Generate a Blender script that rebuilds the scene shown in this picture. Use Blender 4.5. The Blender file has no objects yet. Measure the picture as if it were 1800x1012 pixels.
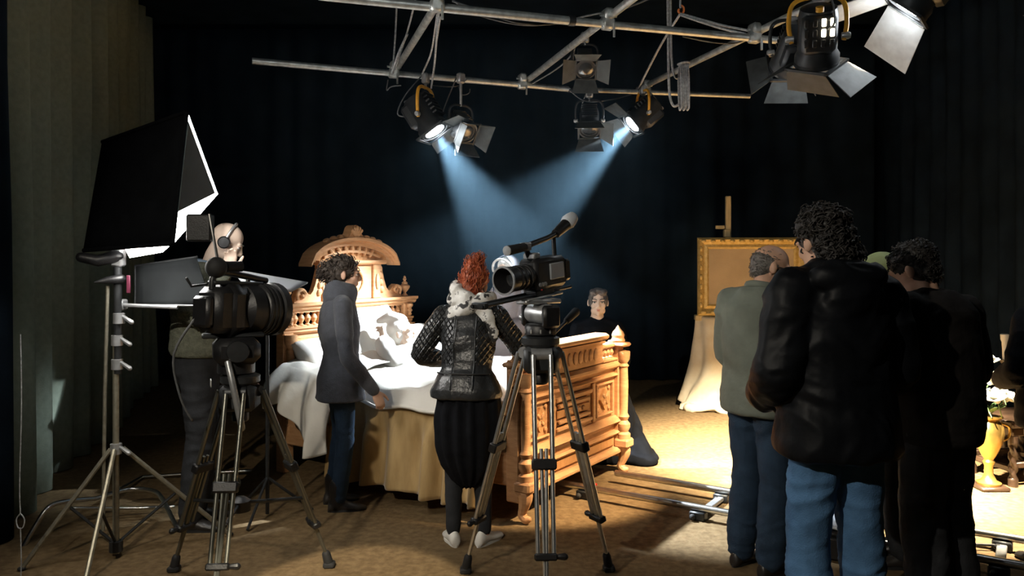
import bpy, bmesh, math, random
import numpy as np
from mathutils import Vector, Matrix, Euler
R = math.radians
PI = math.pi
rnd = random.Random(7)
SC = bpy.context.scene
COL = SC.collection
# ------------------------------------------------------------------ camera
F, CX, HY, EYE = 1413.0, 900.0, 448.0, 1.645      # focal length in pixels, principal column, horizon row, lens height
cam = bpy.data.cameras.new('camera'); cam_o = bpy.data.objects.new('camera', cam); COL.objects.link(cam_o)
cam.sensor_fit = 'HORIZONTAL'; cam.sensor_width = 36.0; cam.lens = 36.0 * F / 1800.0
cam.shift_y = -(506.0 - HY) / 1800.0
cam.clip_start = 0.05; cam.clip_end = 100
cam_o.location = (0, 0, EYE); cam_o.rotation_euler = (PI / 2, 0, 0)
SC.camera = cam_o
# ------------------------------------------------------------------ world, exposure
world = bpy.data.worlds.new('world'); SC.world = world; world.use_nodes = True
world.node_tree.nodes['Background'].inputs[0].default_value = (0.25, 0.4, 0.6, 1)
world.node_tree.nodes['Background'].inputs[1].default_value = 0.0
vs = SC.view_settings
vs.view_transform = 'Standard'; vs.look = 'None'; vs.gamma = 1.0; vs.exposure = 0.0; vs.use_curve_mapping = False
try:
    SC.cycles.use_denoising = True; SC.cycles.volume_bounces = 0
    SC.cycles.max_bounces = 5; SC.cycles.diffuse_bounces = 3; SC.cycles.glossy_bounces = 2; SC.cycles.transmission_bounces = 3; SC.cycles.sample_clamp_indirect = 3.0
except Exception:
    pass
# light settings (the lamps are built with their fixtures further down)
COOL = (0.82, 0.92, 1.0); WARM = (1.0, 0.72, 0.42); KEYW = (1.0, 0.84, 0.60)
W_BEAM_A, W_BEAM_B = 2600.0, 3600.0                 # the two burning bed lamps
W_SET = 14000.0                                     # big lamp lighting easel and floor
W_KEY = 1700.0                                     # lamp at top right with the lit barn door
W_RIGHT = 4200.0                                   # added unseen lamp above the right hand set
W_REAR = 290.0                                     # added unseen lamp behind the photographer, from the left
W_SOFT = 60.0                                      # softbox
HAZE = 0.016
W_NEAR = 1300.0  # added unseen lamp that makes the light pool on the near floor
W_RIG = 120.0  # added unseen lamp that brightens the pipe grid

def at(px, py, d):
    return Vector(((px - CX) / F * d, d, EYE - (py - HY) / F * d))
def on_floor(px, py):
    d = F * EYE / (py - HY); return Vector(((px - CX) / F * d, d, 0))
def on_z(px, py, z):
    d = F * (EYE - z) / (py - HY); return Vector(((px - CX) / F * d, d, z))

# ------------------------------------------------------------------ materials
MATS = {}
def mat(name, col, rough=0.6, metal=0.0, noise=0.0, nscale=8.0, bump=0.0, bscale=40.0, emit=0.0, ecol=None, spec=0.5, col2=None, stretch=(1, 1, 1), kind='noise', coat=0.0, sheen=0.0, trans=0.0, detail=4.0):
    if name in MATS: return MATS[name]
    m = bpy.data.materials.new(name); m.use_nodes = True; MATS[name] = m
    nt = m.node_tree; N = nt.nodes; L = nt.links; b = N['Principled BSDF']
    c = tuple(col) + (1,)
    b.inputs['Base Color'].default_value = c; b.inputs['Roughness'].default_value = rough
    b.inputs['Metallic'].default_value = metal; b.inputs['Specular IOR Level'].default_value = spec
    if coat: b.inputs['Coat Weight'].default_value = coat; b.inputs['Coat Roughness'].default_value = 0.25
    if sheen: b.inputs['Sheen Weight'].default_value = sheen
    if trans: b.inputs['Transmission Weight'].default_value = trans
    if emit:
        b.inputs['Emission Color'].default_value = tuple(ecol or col) + (1,); b.inputs['Emission Strength'].default_value = emit
    tc = N.new('ShaderNodeTexCoord'); mp = N.new('ShaderNodeMapping'); mp.inputs['Scale'].default_value = stretch
    L.new(tc.outputs['Object'], mp.inputs[0])
    if noise or col2:
        t = N.new('ShaderNodeTexNoise'); t.inputs['Scale'].default_value = nscale; t.inputs['Detail'].default_value = detail
        L.new(mp.outputs[0], t.inputs['Vector'])
        rp = N.new('ShaderNodeValToRGB'); rp.color_ramp.elements[0].position = 0.35; rp.color_ramp.elements[1].position = 0.68
        k = noise if noise else 0.3
        c2 = tuple(col2) + (1,) if col2 else tuple(min(1, x * (1 + k)) for x in col) + (1,)
        c1 = c if col2 else tuple(x * (1 - k) for x in col) + (1,)
        rp.color_ramp.elements[0].color = c1; rp.color_ramp.elements[1].color = c2
        L.new(t.outputs['Fac'], rp.inputs[0]); L.new(rp.outputs[0], b.inputs['Base Color'])
    if bump:
        if kind == 'wave':
            t2 = N.new('ShaderNodeTexWave'); t2.inputs['Scale'].default_value = bscale; t2.inputs['Distortion'].default_value = 2.0
            o = t2.outputs['Fac']
        elif kind == 'voronoi':
            t2 = N.new('ShaderNodeTexVoronoi'); t2.inputs['Scale'].default_value = bscale; o = t2.outputs['Distance']
        else:
            t2 = N.new('ShaderNodeTexNoise'); t2.inputs['Scale'].default_value = bscale; t2.inputs['Detail'].default_value = 3; o = t2.outputs['Fac']
        L.new(mp.outputs[0], t2.inputs['Vector'])
        bp = N.new('ShaderNodeBump'); bp.inputs['Strength'].default_value = bump; bp.inputs['Distance'].default_value = 0.01
        L.new(o, bp.inputs['Height']); L.new(bp.outputs[0], b.inputs['Normal'])
    return m

M_BLACKCLOTH = mat('black_drape', (0.009, 0.015, 0.023), 0.95, noise=0.3, nscale=3, bump=0.2, bscale=120, spec=0.03)
M_GREYCLOTH = mat('grey_drape', (0.23, 0.27, 0.215), 0.95, noise=0.08, nscale=25, bump=0.2, bscale=120, spec=0.1)
M_FLOOR = mat('brown_floor', (0.128, 0.082, 0.037), 0.85, col2=(0.205, 0.138, 0.068), nscale=22, bump=0.35, bscale=55, spec=0.25, detail=8)
M_OAK = mat('carved_oak', (0.46, 0.235, 0.105), 0.5, col2=(0.58, 0.32, 0.155), nscale=9, stretch=(1, 1, 5), bump=0.25, bscale=45, spec=0.35)
M_OAKDARK = mat('carved_oak_recess', (0.42, 0.20, 0.075), 0.6, col2=(0.52, 0.27, 0.11), nscale=12, stretch=(5, 1, 1), bump=0.3, bscale=50, spec=0.3)
M_LINEN = mat('white_linen', (0.82, 0.79, 0.72), 0.9, noise=0.06, nscale=4, bump=0.25, bscale=18, spec=0.15)
M_PILLOW = mat('white_pillow', (0.84, 0.81, 0.76), 0.9, noise=0.04, nscale=6, bump=0.2, bscale=22, spec=0.15)
M_GOLDCLOTH = mat('gold_brocade', (0.36, 0.23, 0.09), 0.75, col2=(0.58, 0.40, 0.18), nscale=10, stretch=(1, 1, 0.25), bump=0.4, bscale=26, spec=0.3, sheen=0.3)
M_CHROME = mat('brushed_steel', (0.62, 0.62, 0.60), 0.28, metal=1.0, noise=0.1, nscale=30)
M_PIPE = mat('galvanised_pipe', (0.66, 0.68, 0.66), 0.42, metal=0.75, noise=0.22, nscale=22, bump=0.1, bscale=70)
M_ALU = mat('aluminium_tube', (0.72, 0.72, 0.70), 0.32, metal=0.9, noise=0.08, nscale=40)
M_BLKPLASTIC = mat('black_plastic', (0.012, 0.012, 0.013), 0.42, noise=0.2, nscale=30, bump=0.1, bscale=150)
M_BLKMETAL = mat('black_metal', (0.03, 0.032, 0.034), 0.45, metal=0.3, noise=0.2, nscale=25)
M_GREYMETAL = mat('grey_head_metal', (0.45, 0.46, 0.47), 0.38, metal=0.6, noise=0.15, nscale=25)
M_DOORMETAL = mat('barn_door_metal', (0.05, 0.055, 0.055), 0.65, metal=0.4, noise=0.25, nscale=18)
M_DOORWHITE = mat('lit_barn_door', (0.62, 0.64, 0.64), 0.55, metal=0.2, noise=0.15, nscale=12)  # pale copy of the door metal, lit inner face put into the colour
M_YELLOW = mat('yellow_yoke', (0.80, 0.38, 0.03), 0.45, noise=0.12, nscale=20)
M_ROPE = mat('grey_rope', (0.40, 0.41, 0.42), 0.9, noise=0.3, nscale=60, bump=0.5, bscale=160)
M_CABLE = mat('dark_cable', (0.10, 0.105, 0.11), 0.6, noise=0.2, nscale=40)
M_LENSON = mat('burning_lens', (1, 1, 1), 0.3, emit=60.0, ecol=(0.9, 0.96, 1.0))
M_LENSOFF = mat('dark_lens', (0.03, 0.035, 0.04), 0.08, spec=0.8, noise=0.1)
M_VENTGLOW = mat('glowing_vent', (1.0, 0.9, 0.7), 0.4, emit=6.0, ecol=(1.0, 0.86, 0.6))
M_RUBBER = mat('black_rubber', (0.015, 0.015, 0.016), 0.75, noise=0.2, nscale=30)
M_GOLD = mat('gilt_frame', (0.55, 0.36, 0.10), 0.45, metal=0.35, col2=(0.72, 0.52, 0.2), nscale=30, bump=0.6, bscale=60)
M_BRASS = mat('gilt_brass', (0.75, 0.48, 0.13), 0.3, metal=0.85, noise=0.15, nscale=14)
M_CANVAS = mat('beige_canvas', (0.46, 0.34, 0.2), 0.8, noise=0.1, nscale=3, bump=0.15, bscale=120)
M_EASEL = mat('easel_beech', (0.48, 0.38, 0.2), 0.6, noise=0.15, nscale=6, stretch=(6, 6, 1))
M_MUSLIN = mat('cream_muslin', (0.74, 0.67, 0.53), 0.92, col2=(0.62, 0.52, 0.36), nscale=5, bump=0.35, bscale=16, spec=0.1)
M_DARKWOOD = mat('dark_carved_wood', (0.035, 0.02, 0.012), 0.35, noise=0.3, nscale=9, bump=0.2, bscale=40)
M_WAX = mat('ivory_wax', (0.85, 0.80, 0.66), 0.45, noise=0.04)
M_PETAL = mat('white_petal', (0.86, 0.88, 0.82), 0.7, noise=0.06, nscale=20)
M_LEAF = mat('green_leaf', (0.08, 0.16, 0.07), 0.55, noise=0.3, nscale=20)
M_WHITEBOARD = mat('white_board', (0.62, 0.66, 0.72), 0.7, noise=0.05, nscale=4)
M_SKIN = mat('skin', (0.66, 0.40, 0.28), 0.5, noise=0.1, nscale=14, bump=0.08, bscale=90, spec=0.35)
M_SKINP = mat('pale_skin', (0.78, 0.60, 0.48), 0.5, noise=0.06, nscale=14, bump=0.08, bscale=90, spec=0.35)
M_EYEW = mat('eye_white', (0.8, 0.78, 0.74), 0.25, noise=0.03)
M_IRIS = mat('dark_iris', (0.03, 0.018, 0.01), 0.15, noise=0.1)
M_LIP = mat('lip', (0.50, 0.22, 0.18), 0.45, noise=0.1)
M_BLOOD = mat('blood_red', (0.45, 0.05, 0.02), 0.4, noise=0.3, nscale=30)
M_HAIRDK = mat('dark_brown_hair', (0.030, 0.022, 0.017), 0.6, col2=(0.07, 0.055, 0.045), nscale=40, bump=0.4, bscale=90, spec=0.3)
M_HAIRBK = mat('black_hair', (0.014, 0.013, 0.013), 0.5, col2=(0.038, 0.035, 0.032), nscale=40, bump=0.4, bscale=90, spec=0.35)
M_HAIRRED = mat('red_hair', (0.30, 0.055, 0.02), 0.42, col2=(0.50, 0.13, 0.05), nscale=36, bump=0.4, bscale=90)
M_HAIRGREY = mat('greying_hair', (0.09, 0.085, 0.08), 0.6, col2=(0.22, 0.20, 0.18), nscale=60, bump=0.4, bscale=110)
M_HAIRBR = mat('brown_hair', (0.10, 0.055, 0.03), 0.4, col2=(0.17, 0.10, 0.06), nscale=40, bump=0.35, bscale=90)
M_CHARCOAL = mat('charcoal_knit', (0.075, 0.08, 0.095), 0.9, noise=0.12, nscale=30, bump=0.4, bscale=140, spec=0.15, sheen=0.2)
M_JEANS = mat('blue_denim', (0.085, 0.19, 0.36), 0.85, noise=0.25, nscale=9, bump=0.3, bscale=160, spec=0.2)
M_JEANSDK = mat('dark_denim', (0.03, 0.055, 0.095), 0.85, noise=0.25, nscale=9, bump=0.3, bscale=160, spec=0.2)
M_LEATHER = mat('dark_leather', (0.028, 0.03, 0.032), 0.33, noise=0.3, nscale=18, bump=0.35, bscale=60, spec=0.6)
M_JERSEY = mat('black_jersey', (0.008, 0.009, 0.012), 0.9, noise=0.2, nscale=20, bump=0.2, bscale=90, spec=0.15)
M_BLACKCOAT = mat('black_windbreaker', (0.006, 0.007, 0.009), 0.5, noise=0.2, nscale=10, bump=0.2, bscale=24, spec=0.16)
M_GREYJACKET = mat('grey_green_jacket', (0.20, 0.225, 0.19), 0.85, noise=0.1, nscale=10, bump=0.2, bscale=60, spec=0.2)
M_TSHIRT = mat('black_tshirt', (0.016, 0.014, 0.013), 0.85, noise=0.2, nscale=14, bump=0.25, bscale=40, spec=0.2)
M_SWEATER = mat('grey_green_knit', (0.17, 0.18, 0.14), 0.9, noise=0.2, nscale=45, bump=0.7, bscale=120, spec=0.1)
M_BLUESHIRT = mat('pale_blue_shirt', (0.27, 0.36, 0.48), 0.8, noise=0.1, nscale=20, bump=0.2, bscale=60)
M_DARKTROU = mat('dark_trousers', (0.03, 0.032, 0.036), 0.85, noise=0.2, nscale=12, bump=0.2, bscale=90, spec=0.2)
M_GREYTROU = mat('grey_trousers', (0.30, 0.30, 0.33), 0.85, noise=0.12, nscale=12, bump=0.2, bscale=90, spec=0.2)
M_SHOEDK = mat('dark_shoe_leather', (0.025, 0.022, 0.02), 0.4, noise=0.2, nscale=20)
M_SHOEWH = mat('white_shoe_leather', (0.75, 0.73, 0.68), 0.5, noise=0.08, nscale=20)
M_SCARF = mat('white_patterned_scarf', (0.72, 0.71, 0.68), 0.9, nscale=20, col2=(0.86, 0.85, 0.82), bump=0.3, bscale=50)
M_CAP = mat('olive_green_cap', (0.30, 0.36, 0.17), 0.8, noise=0.1, nscale=12, bump=0.2, bscale=120)
M_VEIL = mat('grey_veil', (0.13, 0.13, 0.15), 0.8, noise=0.15, nscale=8, bump=0.2, bscale=60)
M_HABIT = mat('mauve_grey_habit', (0.15, 0.13, 0.135), 0.85, noise=0.12, nscale=8, bump=0.2, bscale=60)
M_COIF = mat('white_coif', (0.78, 0.77, 0.74), 0.85, noise=0.05, nscale=10, bump=0.2, bscale=50)
M_MOURN = mat('black_mourning_dress', (0.004, 0.0045, 0.006), 0.85, noise=0.25, nscale=12, bump=0.25, bscale=40, spec=0.04)
M_GLASS = mat('spectacle_glass', (0.9, 0.95, 1.0), 0.05, trans=1.0, noise=0.01)
M_SCREEN = mat('camera_screen', (0.35, 0.37, 0.40), 0.2, noise=0.05)
M_RED = mat('red_plastic', (0.6, 0.03, 0.02), 0.4, noise=0.1)
M_ORANGE = mat('orange_hook', (0.75, 0.2, 0.04), 0.5, noise=0.1)
M_SAND = mat('grey_sandbag', (0.16, 0.16, 0.12), 0.9, noise=0.25, nscale=10, bump=0.4, bscale=40)
M_PAPER = mat('white_label', (0.4, 0.4, 0.38), 0.7, noise=0.15, nscale=60)

# ------------------------------------------------------------------ mesh building
class MB:
    def __init__(s): s.v = []; s.f = []; s.m = Matrix.Identity(4)
    def add(s, vs, fs):
        b = len(s.v); m = s.m
        s.v += [tuple(m @ Vector(p)) for p in vs]
        s.f += [tuple(i + b for i in f) for f in fs]; return s
    def box(s, lo, hi):
        x0, y0, z0 = lo; x1, y1, z1 = hi
        return s.add([(x0, y0, z0), (x1, y0, z0), (x1, y1, z0), (x0, y1, z0), (x0, y0, z1), (x1, y0, z1), (x1, y1, z1), (x0, y1, z1)],
                     [(0, 3, 2, 1), (4, 5, 6, 7), (0, 1, 5, 4), (1, 2, 6, 5), (2, 3, 7, 6), (3, 0, 4, 7)])
    def cbox(s, lo, hi, c=0.01):          # box with chamfered edges (all twelve)
        bm = bmesh.new(); bmesh.ops.create_cube(bm, size=1.0)
        for v in bm.verts:
            v.co = Vector((lo[i] + (hi[i] - lo[i]) * (v.co[i] + 0.5) for i in range(3)))
        bmesh.ops.bevel(bm, geom=bm.edges[:], offset=c, segments=1, affect='EDGES')
        bm.verts.index_update()
        s.add([v.co[:] for v in bm.verts], [[v.index for v in f.verts] for f in bm.faces]); bm.free(); return s
    def rings(s, rings, cap=True, closed=True):
        n = len(rings[0]); vs = [p for r in rings for p in r]; fs = []
        for i in range(len(rings) - 1):
            for j in range(n if closed else n - 1):
                k = (j + 1) % n
                fs.append((i * n + j, i * n + k, (i + 1) * n + k, (i + 1) * n + j))
        if cap:
            fs.append(tuple(range(n - 1, -1, -1))); b = (len(rings) - 1) * n; fs.append(tuple(range(b, b + n)))
        return s.add(vs, fs)
    def tube(s, pts, rad, n=10, ends='flat', flat=1.0, up=None):
        pts = [Vector(p) for p in pts]; k = len(pts)
        if not hasattr(rad, '__len__'): rad = [rad] * k
        rad = list(rad)
        if ends == 'round':
            d0 = (pts[0] - pts[1]).normalized(); d1 = (pts[-1] - pts[-2]).normalized()
            a, b, ra, rb = pts[0], pts[-1], rad[0], rad[-1]
            st = [(0.55, 0.835), (0.87, 0.5), (0.985, 0.17)]
            pts = [a + d0 * ra * q for q, _ in reversed(st)] + pts + [b + d1 * rb * q for q, _ in st]
            rad = [ra * w for _, w in reversed(st)] + rad + [rb * w for _, w in st]; k = len(pts)
        ref = Vector(up) if up is not None else Vector((0.13, 0.27, 0.95))
        rs = []; prev = None
        for i in range(k):
            t = (pts[min(i + 1, k - 1)] - pts[max(i - 1, 0)])
            if t.length < 1e-9: t = Vector((0, 0, 1))
            t.normalize()
            if prev is None:
                a = ref - t * ref.dot(t)
                if a.length < 0.1: a = Vector((1, 0.1, 0)) - t * Vector((1, 0.1, 0)).dot(t)
            else:
                a = prev - t * prev.dot(t)
            a.normalize(); prev = a; b = t.cross(a)
            rs.append([pts[i] + (a * math.cos(2 * PI * j / n) * flat + b * math.sin(2 * PI * j / n)) * rad[i] for j in range(n)])
        return s.rings(rs)
    def lathe(s, prof, n=16, o=(0, 0, 0), axis='z'):
        rs = []
        for r, h in prof:
            ring = []
            for j in range(n):
                a = 2 * PI * j / n; x, y = max(r, 1e-4) * math.cos(a), max(r, 1e-4) * math.sin(a)
                p = (x, y, h) if axis == 'z' else ((y, h, x) if axis == 'y' else (h, x, y))
                ring.append((p[0] + o[0], p[1] + o[1], p[2] + o[2]))
            rs.append(ring)
        return s.rings(rs, cap=prof[0] != prof[-1])
    def prism(s, poly, y0, y1, axis='y'):   # polygon in x,z swept along y
        n = len(poly)
        def P(p, y): return (p[0], y, p[1]) if axis == 'y' else ((y, p[0], p[1]) if axis == 'x' else (p[0], p[1], y))
        return s.add([P(p, y0) for p in poly] + [P(p, y1) for p in poly],
                     [tuple(range(n - 1, -1, -1)), tuple(range(n, 2 * n))] + [(j, (j + 1) % n, n + (j + 1) % n, n + j) for j in range(n)])
    def ell(s, c, r, u=16, v=10, rot=None):
        c = Vector(c); q = rot.to_matrix() if rot else Matrix.Identity(3); vs = [c + q @ Vector((0, 0, -r[2]))]; fs = []
        for i in range(1, v):
            ph = -PI / 2 + PI * i / v
            for j in range(u):
                th = 2 * PI * j / u
                vs.append(c + q @ Vector((r[0] * math.cos(ph) * math.cos(th), r[1] * math.cos(ph) * math.sin(th), r[2] * math.sin(ph))))
        vs.append(c + q @ Vector((0, 0, r[2]))); top = len(vs) - 1
        for j in range(u):
            k = (j + 1) % u
            fs.append((0, 1 + k, 1 + j)); b = 1 + (v - 2) * u; fs.append((b + j, b + k, top))
            for i in range(v - 2):
                fs.append((1 + i * u + j, 1 + i * u + k, 1 + (i + 1) * u + k, 1 + (i + 1) * u + j))
        return s.add(vs, fs)
    def grid(s, fn, nu, nv):
        vs = [fn(i / nu, j / nv) for j in range(nv + 1) for i in range(nu + 1)]
        fs = [(j * (nu + 1) + i, j * (nu + 1) + i + 1, (j + 1) * (nu + 1) + i + 1, (j + 1) * (nu + 1) + i) for j in range(nv) for i in range(nu)]
        return s.add(vs, fs)
    def mesh(s, name):
        me = bpy.data.meshes.new(name); me.from_pydata(s.v, [], s.f)
        bm = bmesh.new(); bm.from_mesh(me); bmesh.ops.recalc_face_normals(bm, faces=bm.faces); bm.to_mesh(me); bm.free()
        return me
    def build(s, name, m, parent=None, smooth=40, solid=0.0):
        me = s.mesh(name); return put(name, me, m, parent, smooth, solid)
def put(name, me, m, parent=None, smooth=40, solid=0.0):
    me.materials.clear(); me.materials.append(m)
    if smooth:
        me.polygons.foreach_set('use_smooth', [True] * len(me.polygons))
        if smooth < 180: me.set_sharp_from_angle(angle=R(smooth))
    o = bpy.data.objects.new(name, me); COL.objects.link(o)
    if parent: o.parent = parent
    if solid:
        md = o.modifiers.new('thickness', 'SOLIDIFY'); md.thickness = solid; md.offset = 0
    return o
def tag(o, label, cat, group=None, kind=None):
    o['label'] = label; o['category'] = cat
    if group: o['group'] = group
    if kind: o['kind'] = kind
    return o
def thing(name, label, cat, loc=(0, 0, 0), rotz=0.0, group=None):
    o = bpy.data.objects.new(name, None); COL.objects.link(o); o.location = loc; o.rotation_euler = (0, 0, rotz)
    o.empty_display_size = 0.1
    return tag(o, label, cat, group)
def struct(o):
    o['kind'] = 'structure'; return o
def sub(o, me_owner, parent, M=None):       # a copy of a part sharing its mesh
    c = me_owner.copy(); COL.objects.link(c); c.parent = parent
    if M is not None: c.matrix_local = M
    return c
def spline(pts, n=6):
    pts = [Vector(p) for p in pts]; out = []
    for i in range(len(pts) - 1):
        p0 = pts[max(i - 1, 0)]; p1 = pts[i]; p2 = pts[i + 1]; p3 = pts[min(i + 2, len(pts) - 1)]
        for k in range(n):
            t = k / n
            out.append(0.5 * ((2 * p1) + (p2 - p0) * t + (2 * p0 - 5 * p1 + 4 * p2 - p3) * t * t + (3 * p1 - p0 - 3 * p2 + p3) * t ** 3))
    out.append(pts[-1]); return out
# numpy value noise for cloth folds
def _h(i, j, k):
    n = (i * 374761393 + j * 668265263 + k * 2147483647) & 0xffffffff
    n = ((n ^ (n >> 13)) * 1274126177) & 0xffffffff
    return ((n ^ (n >> 16)) & 0xffff) / 32768.0 - 1.0
def vnoise(p):
    p = np.asarray(p, dtype=np.float64); i = np.floor(p).astype(np.int64); f = p - i; f = f * f * (3 - 2 * f); r = 0
    for a in (0, 1):
        for b in (0, 1):
            for c in (0, 1):
                w = (f[:, 0] if a else 1 - f[:, 0]) * (f[:, 1] if b else 1 - f[:, 1]) * (f[:, 2] if c else 1 - f[:, 2])
                r = r + w * _h(i[:, 0] + a, i[:, 1] + b, i[:, 2] + c)
    return r
def n1(x, y=0.0, z=0.0):
    i, j, k = math.floor(x), math.floor(y), math.floor(z); a, b, c = x - i, y - j, z - k
    a = a * a * (3 - 2 * a); b = b * b * (3 - 2 * b); c = c * c * (3 - 2 * c)
    def e(jj, kk): return _h(i, jj, kk) * (1 - a) + _h(i + 1, jj, kk) * a
    return (e(j, k) * (1 - b) + e(j + 1, k) * b) * (1 - c) + (e(j, k + 1) * (1 - b) + e(j + 1, k + 1) * b) * c
def verts_np(me):
    a = np.empty(len(me.vertices) * 3); me.vertices.foreach_get('co', a); return a.reshape(-1, 3)
def normals_np(me):
    a = np.empty(len(me.vertices) * 3); me.vertices.foreach_get('normal', a); return a.reshape(-1, 3)
def set_verts(me, a):
    me.vertices.foreach_set('co', np.ascontiguousarray(a).ravel()); me.update()
def fuse(mb, name, m, parent, voxel=0.01, smooth=4, fold=None, dec=None, zcut=None):
    """one continuous surface from overlapping closed shapes"""
    me0 = mb.mesh('tmp'); o = bpy.data.objects.new('tmp', me0); COL.objects.link(o)
    md = o.modifiers.new('r', 'REMESH'); md.mode = 'VOXEL'; md.voxel_size = voxel
    if smooth:
        ms = o.modifiers.new('s', 'SMOOTH'); ms.factor = 0.5; ms.iterations = smooth
    if dec:
        mdc = o.modifiers.new('d', 'DECIMATE'); mdc.ratio = dec
    dg = bpy.context.evaluated_depsgraph_get(); dg.update()
    me = bpy.data.meshes.new_from_object(o.evaluated_get(dg)); me.name = name
    bpy.data.objects.remove(o); bpy.data.meshes.remove(me0)
    if fold:
        v = verts_np(me); nn = normals_np(me); set_verts(me, v + nn * fold(v)[:, None])
    if zcut is not None:
        v = verts_np(me); v[:, 2] = np.maximum(v[:, 2], zcut); set_verts(me, v)
    return put(name, me, m, parent, 180)
def folds(amp=0.008, sc=(5, 5, 13), seed=0.0, warp=0.12, fine=0.3):
    sc = np.array(sc)
    def fn(v):
        w = np.stack([vnoise(v * 4 + seed + 11), vnoise(v * 4 + seed + 37), vnoise(v * 4 + seed + 71)], 1) * warp
        q = (v + w) * sc + seed
        a = 1 - np.abs(vnoise(q)) * 2
        b = 1 - np.abs(vnoise(q * 2.1 + 5.3)) * 2
        return amp * (a * 0.7 + fine * b)
    return fn
# ================================================================== the setting
def slab(name, lo, hi, m):
    o = MB().box(lo, hi).build(name, m, None, 0); return struct(o)
slab('floor', (-6, -2.6, -0.1), (6, 11.2, 0), M_FLOOR)
slab('ceiling', (-6, -2.6, 4.7), (6, 11.2, 4.8), M_BLACKCLOTH)
slab('wall_back', (-6, 10.9, 0), (6, 11.1, 4.7), M_BLACKCLOTH)
slab('wall_left', (-5.6, -2.4, 0), (-5.4, 10.9, 4.7), M_BLACKCLOTH)
slab('wall_right', (4.9, -2.4, 0), (5.1, 10.9, 4.7), M_BLACKCLOTH)
slab('wall_front', (-5.4, -2.6, 0), (4.9, -2.4, 4.7), M_BLACKCLOTH)
def curtain(name, a, b, z0, z1, m, label, amp=0.05, per=0.24, seed=0, group=None):
    a, b = Vector((a[0], a[1], 0)), Vector((b[0], b[1], 0)); d = b - a; L = d.length; t = d / L; nrm = Vector((-t.y, t.x, 0)); nu = int(L / 0.03)
    def fn(u, v):
        s = u * L; w = s + 0.10 * n1(s * 1.3, seed) + 0.02 * n1(s * 3, v * 2, seed)
        f = math.sin(2 * PI * w / per) * amp * (0.55 + 0.45 * n1(s * 1.7, seed + 5)) * (0.75 + 0.25 * (1 - v)) + 0.02 * n1(s * 2, v * 3, seed + 9)
        p = a + t * s + nrm * f
        return (p.x, p.y, z0 + (z1 - z0) * v)
    o = MB().grid(fn, nu, 10).build(name, m, None, 180, solid=0.006)
    return tag(o, label, 'curtain', 'curtains around the studio')
curtain('stage_curtain', (-4.7, 10.55), (4.75, 10.55), 0.01, 4.6, M_BLACKCLOTH, 'black curtain hung across the whole back of the studio', 0.05, 0.34, 3)
curtain('stage_curtain', (-3.03, 4.72), (-4.72, 10.4), 0.01, 4.6, M_GREYCLOTH, 'grey green pleated curtain behind the softbox on the left', 0.22, 0.52, 8)
curtain('stage_curtain', (-2.35, 2.2), (-2.93, 4.66), 0.01, 4.6, M_BLACKCLOTH, 'black curtain at the left edge nearest the photographer', 0.05, 0.33, 21)
curtain('stage_curtain', (4.78, 3.0), (4.78, 10.4), 0.01, 4.6, M_BLACKCLOTH, 'black curtain along the right side behind the flower vase', 0.05, 0.34, 33)
# drawstring hanging on the near left curtain
dc = thing('curtain_cord', 'thin pale cord with a loop hanging down the near left curtain', 'cord', at(36, 900, 4.0) * 1)
dc.location.z = 0
m_ = MB().tube(spline([(0, 0, 1.25), (0.005, 0, 0.9), (-0.004, 0, 0.5), (0.0, 0, 0.36)], 5), 0.003, 6)
m_.build('cord', M_ROPE, dc)
MB().tube(spline([(0, 0, 0.36), (-0.02, 0, 0.33), (-0.012, 0, 0.29), (0.012, 0, 0.29), (0.02, 0, 0.33), (0, 0, 0.36)], 5), 0.003, 6).build('loop', M_ROPE, dc)
MB().tube(spline([(0, 0, 0.29), (0.004, 0, 0.12), (0.0, 0, 0.004)], 5), 0.003, 6).build('cord', M_ROPE, dc)

# ================================================================== lighting rig
ZR = 3.05
rig = thing('lighting_rig', 'grey scaffold pipe lighting grid slung on ropes above the bed', 'lighting grid', (0, 0, ZR))
def rigpipe(a, b, z=ZR, r=0.024):
    A, B = on_z(a[0], a[1], z), on_z(b[0], b[1], z); off = Vector((0, 0, ZR))
    A -= off; B -= off
    m = MB().tube([A, B], r, 14); d = (B - A).normalized()
    m.build('pipe', M_PIPE, rig, 30); return A, B
def rigclamp(px, py, z=ZR):
    p = on_z(px, py, z) - Vector((0, 0, ZR)); m = MB()
    m.m = Matrix.Translation(p) @ Matrix.Rotation(0.31, 4, 'Z')
    m.cbox((-0.04, -0.035, -0.035), (0.04, 0.035, 0.035), 0.012)
    m.cbox((-0.03, -0.045, 0.02), (0.03, 0.04, 0.09), 0.012)
    m.tube([(0.02, -0.05, -0.01), (0.02, -0.05, -0.09)], 0.008, 6); m.tube([(-0.05, 0.0, 0.05), (0.06, 0.0, 0.05)], 0.009, 6)
    m.build('clamp', M_PIPE, rig)
rigpipe((443, 107), (1006, 157)); rigpipe((1004, 157), (1318, 169), r=0.021)
rigpipe((560, -8), (1006, 37), r=0.026); rigpipe((1004, 37), (1420, 76))
rigpipe((800, -45), (692, 130), ZR + 0.05); rigpipe((1140, -24), (916, 150), ZR + 0.05); rigpipe((1530, -40), (1122, 157), ZR + 0.05)
for c in ((692, 129), (918, 149), (1135, 160), (768, 10), (1068, 42), (1326, 66)): rigclamp(*c)
m_ = MB().tube([on_z(998, 156.5, ZR) - Vector((0, 0, ZR)), on_z(1012, 157.5, ZR) - Vector((0, 0, ZR))], 0.028, 12); m_.build('joint_sleeve', M_BLKMETAL, rig)
m_ = MB().tube([on_z(999, 36.3, ZR) - Vector((0, 0, ZR)), on_z(1010, 37.4, ZR) - Vector((0, 0, ZR))], 0.031, 12); m_.build('joint_sleeve', M_BLKMETAL, rig)
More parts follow.
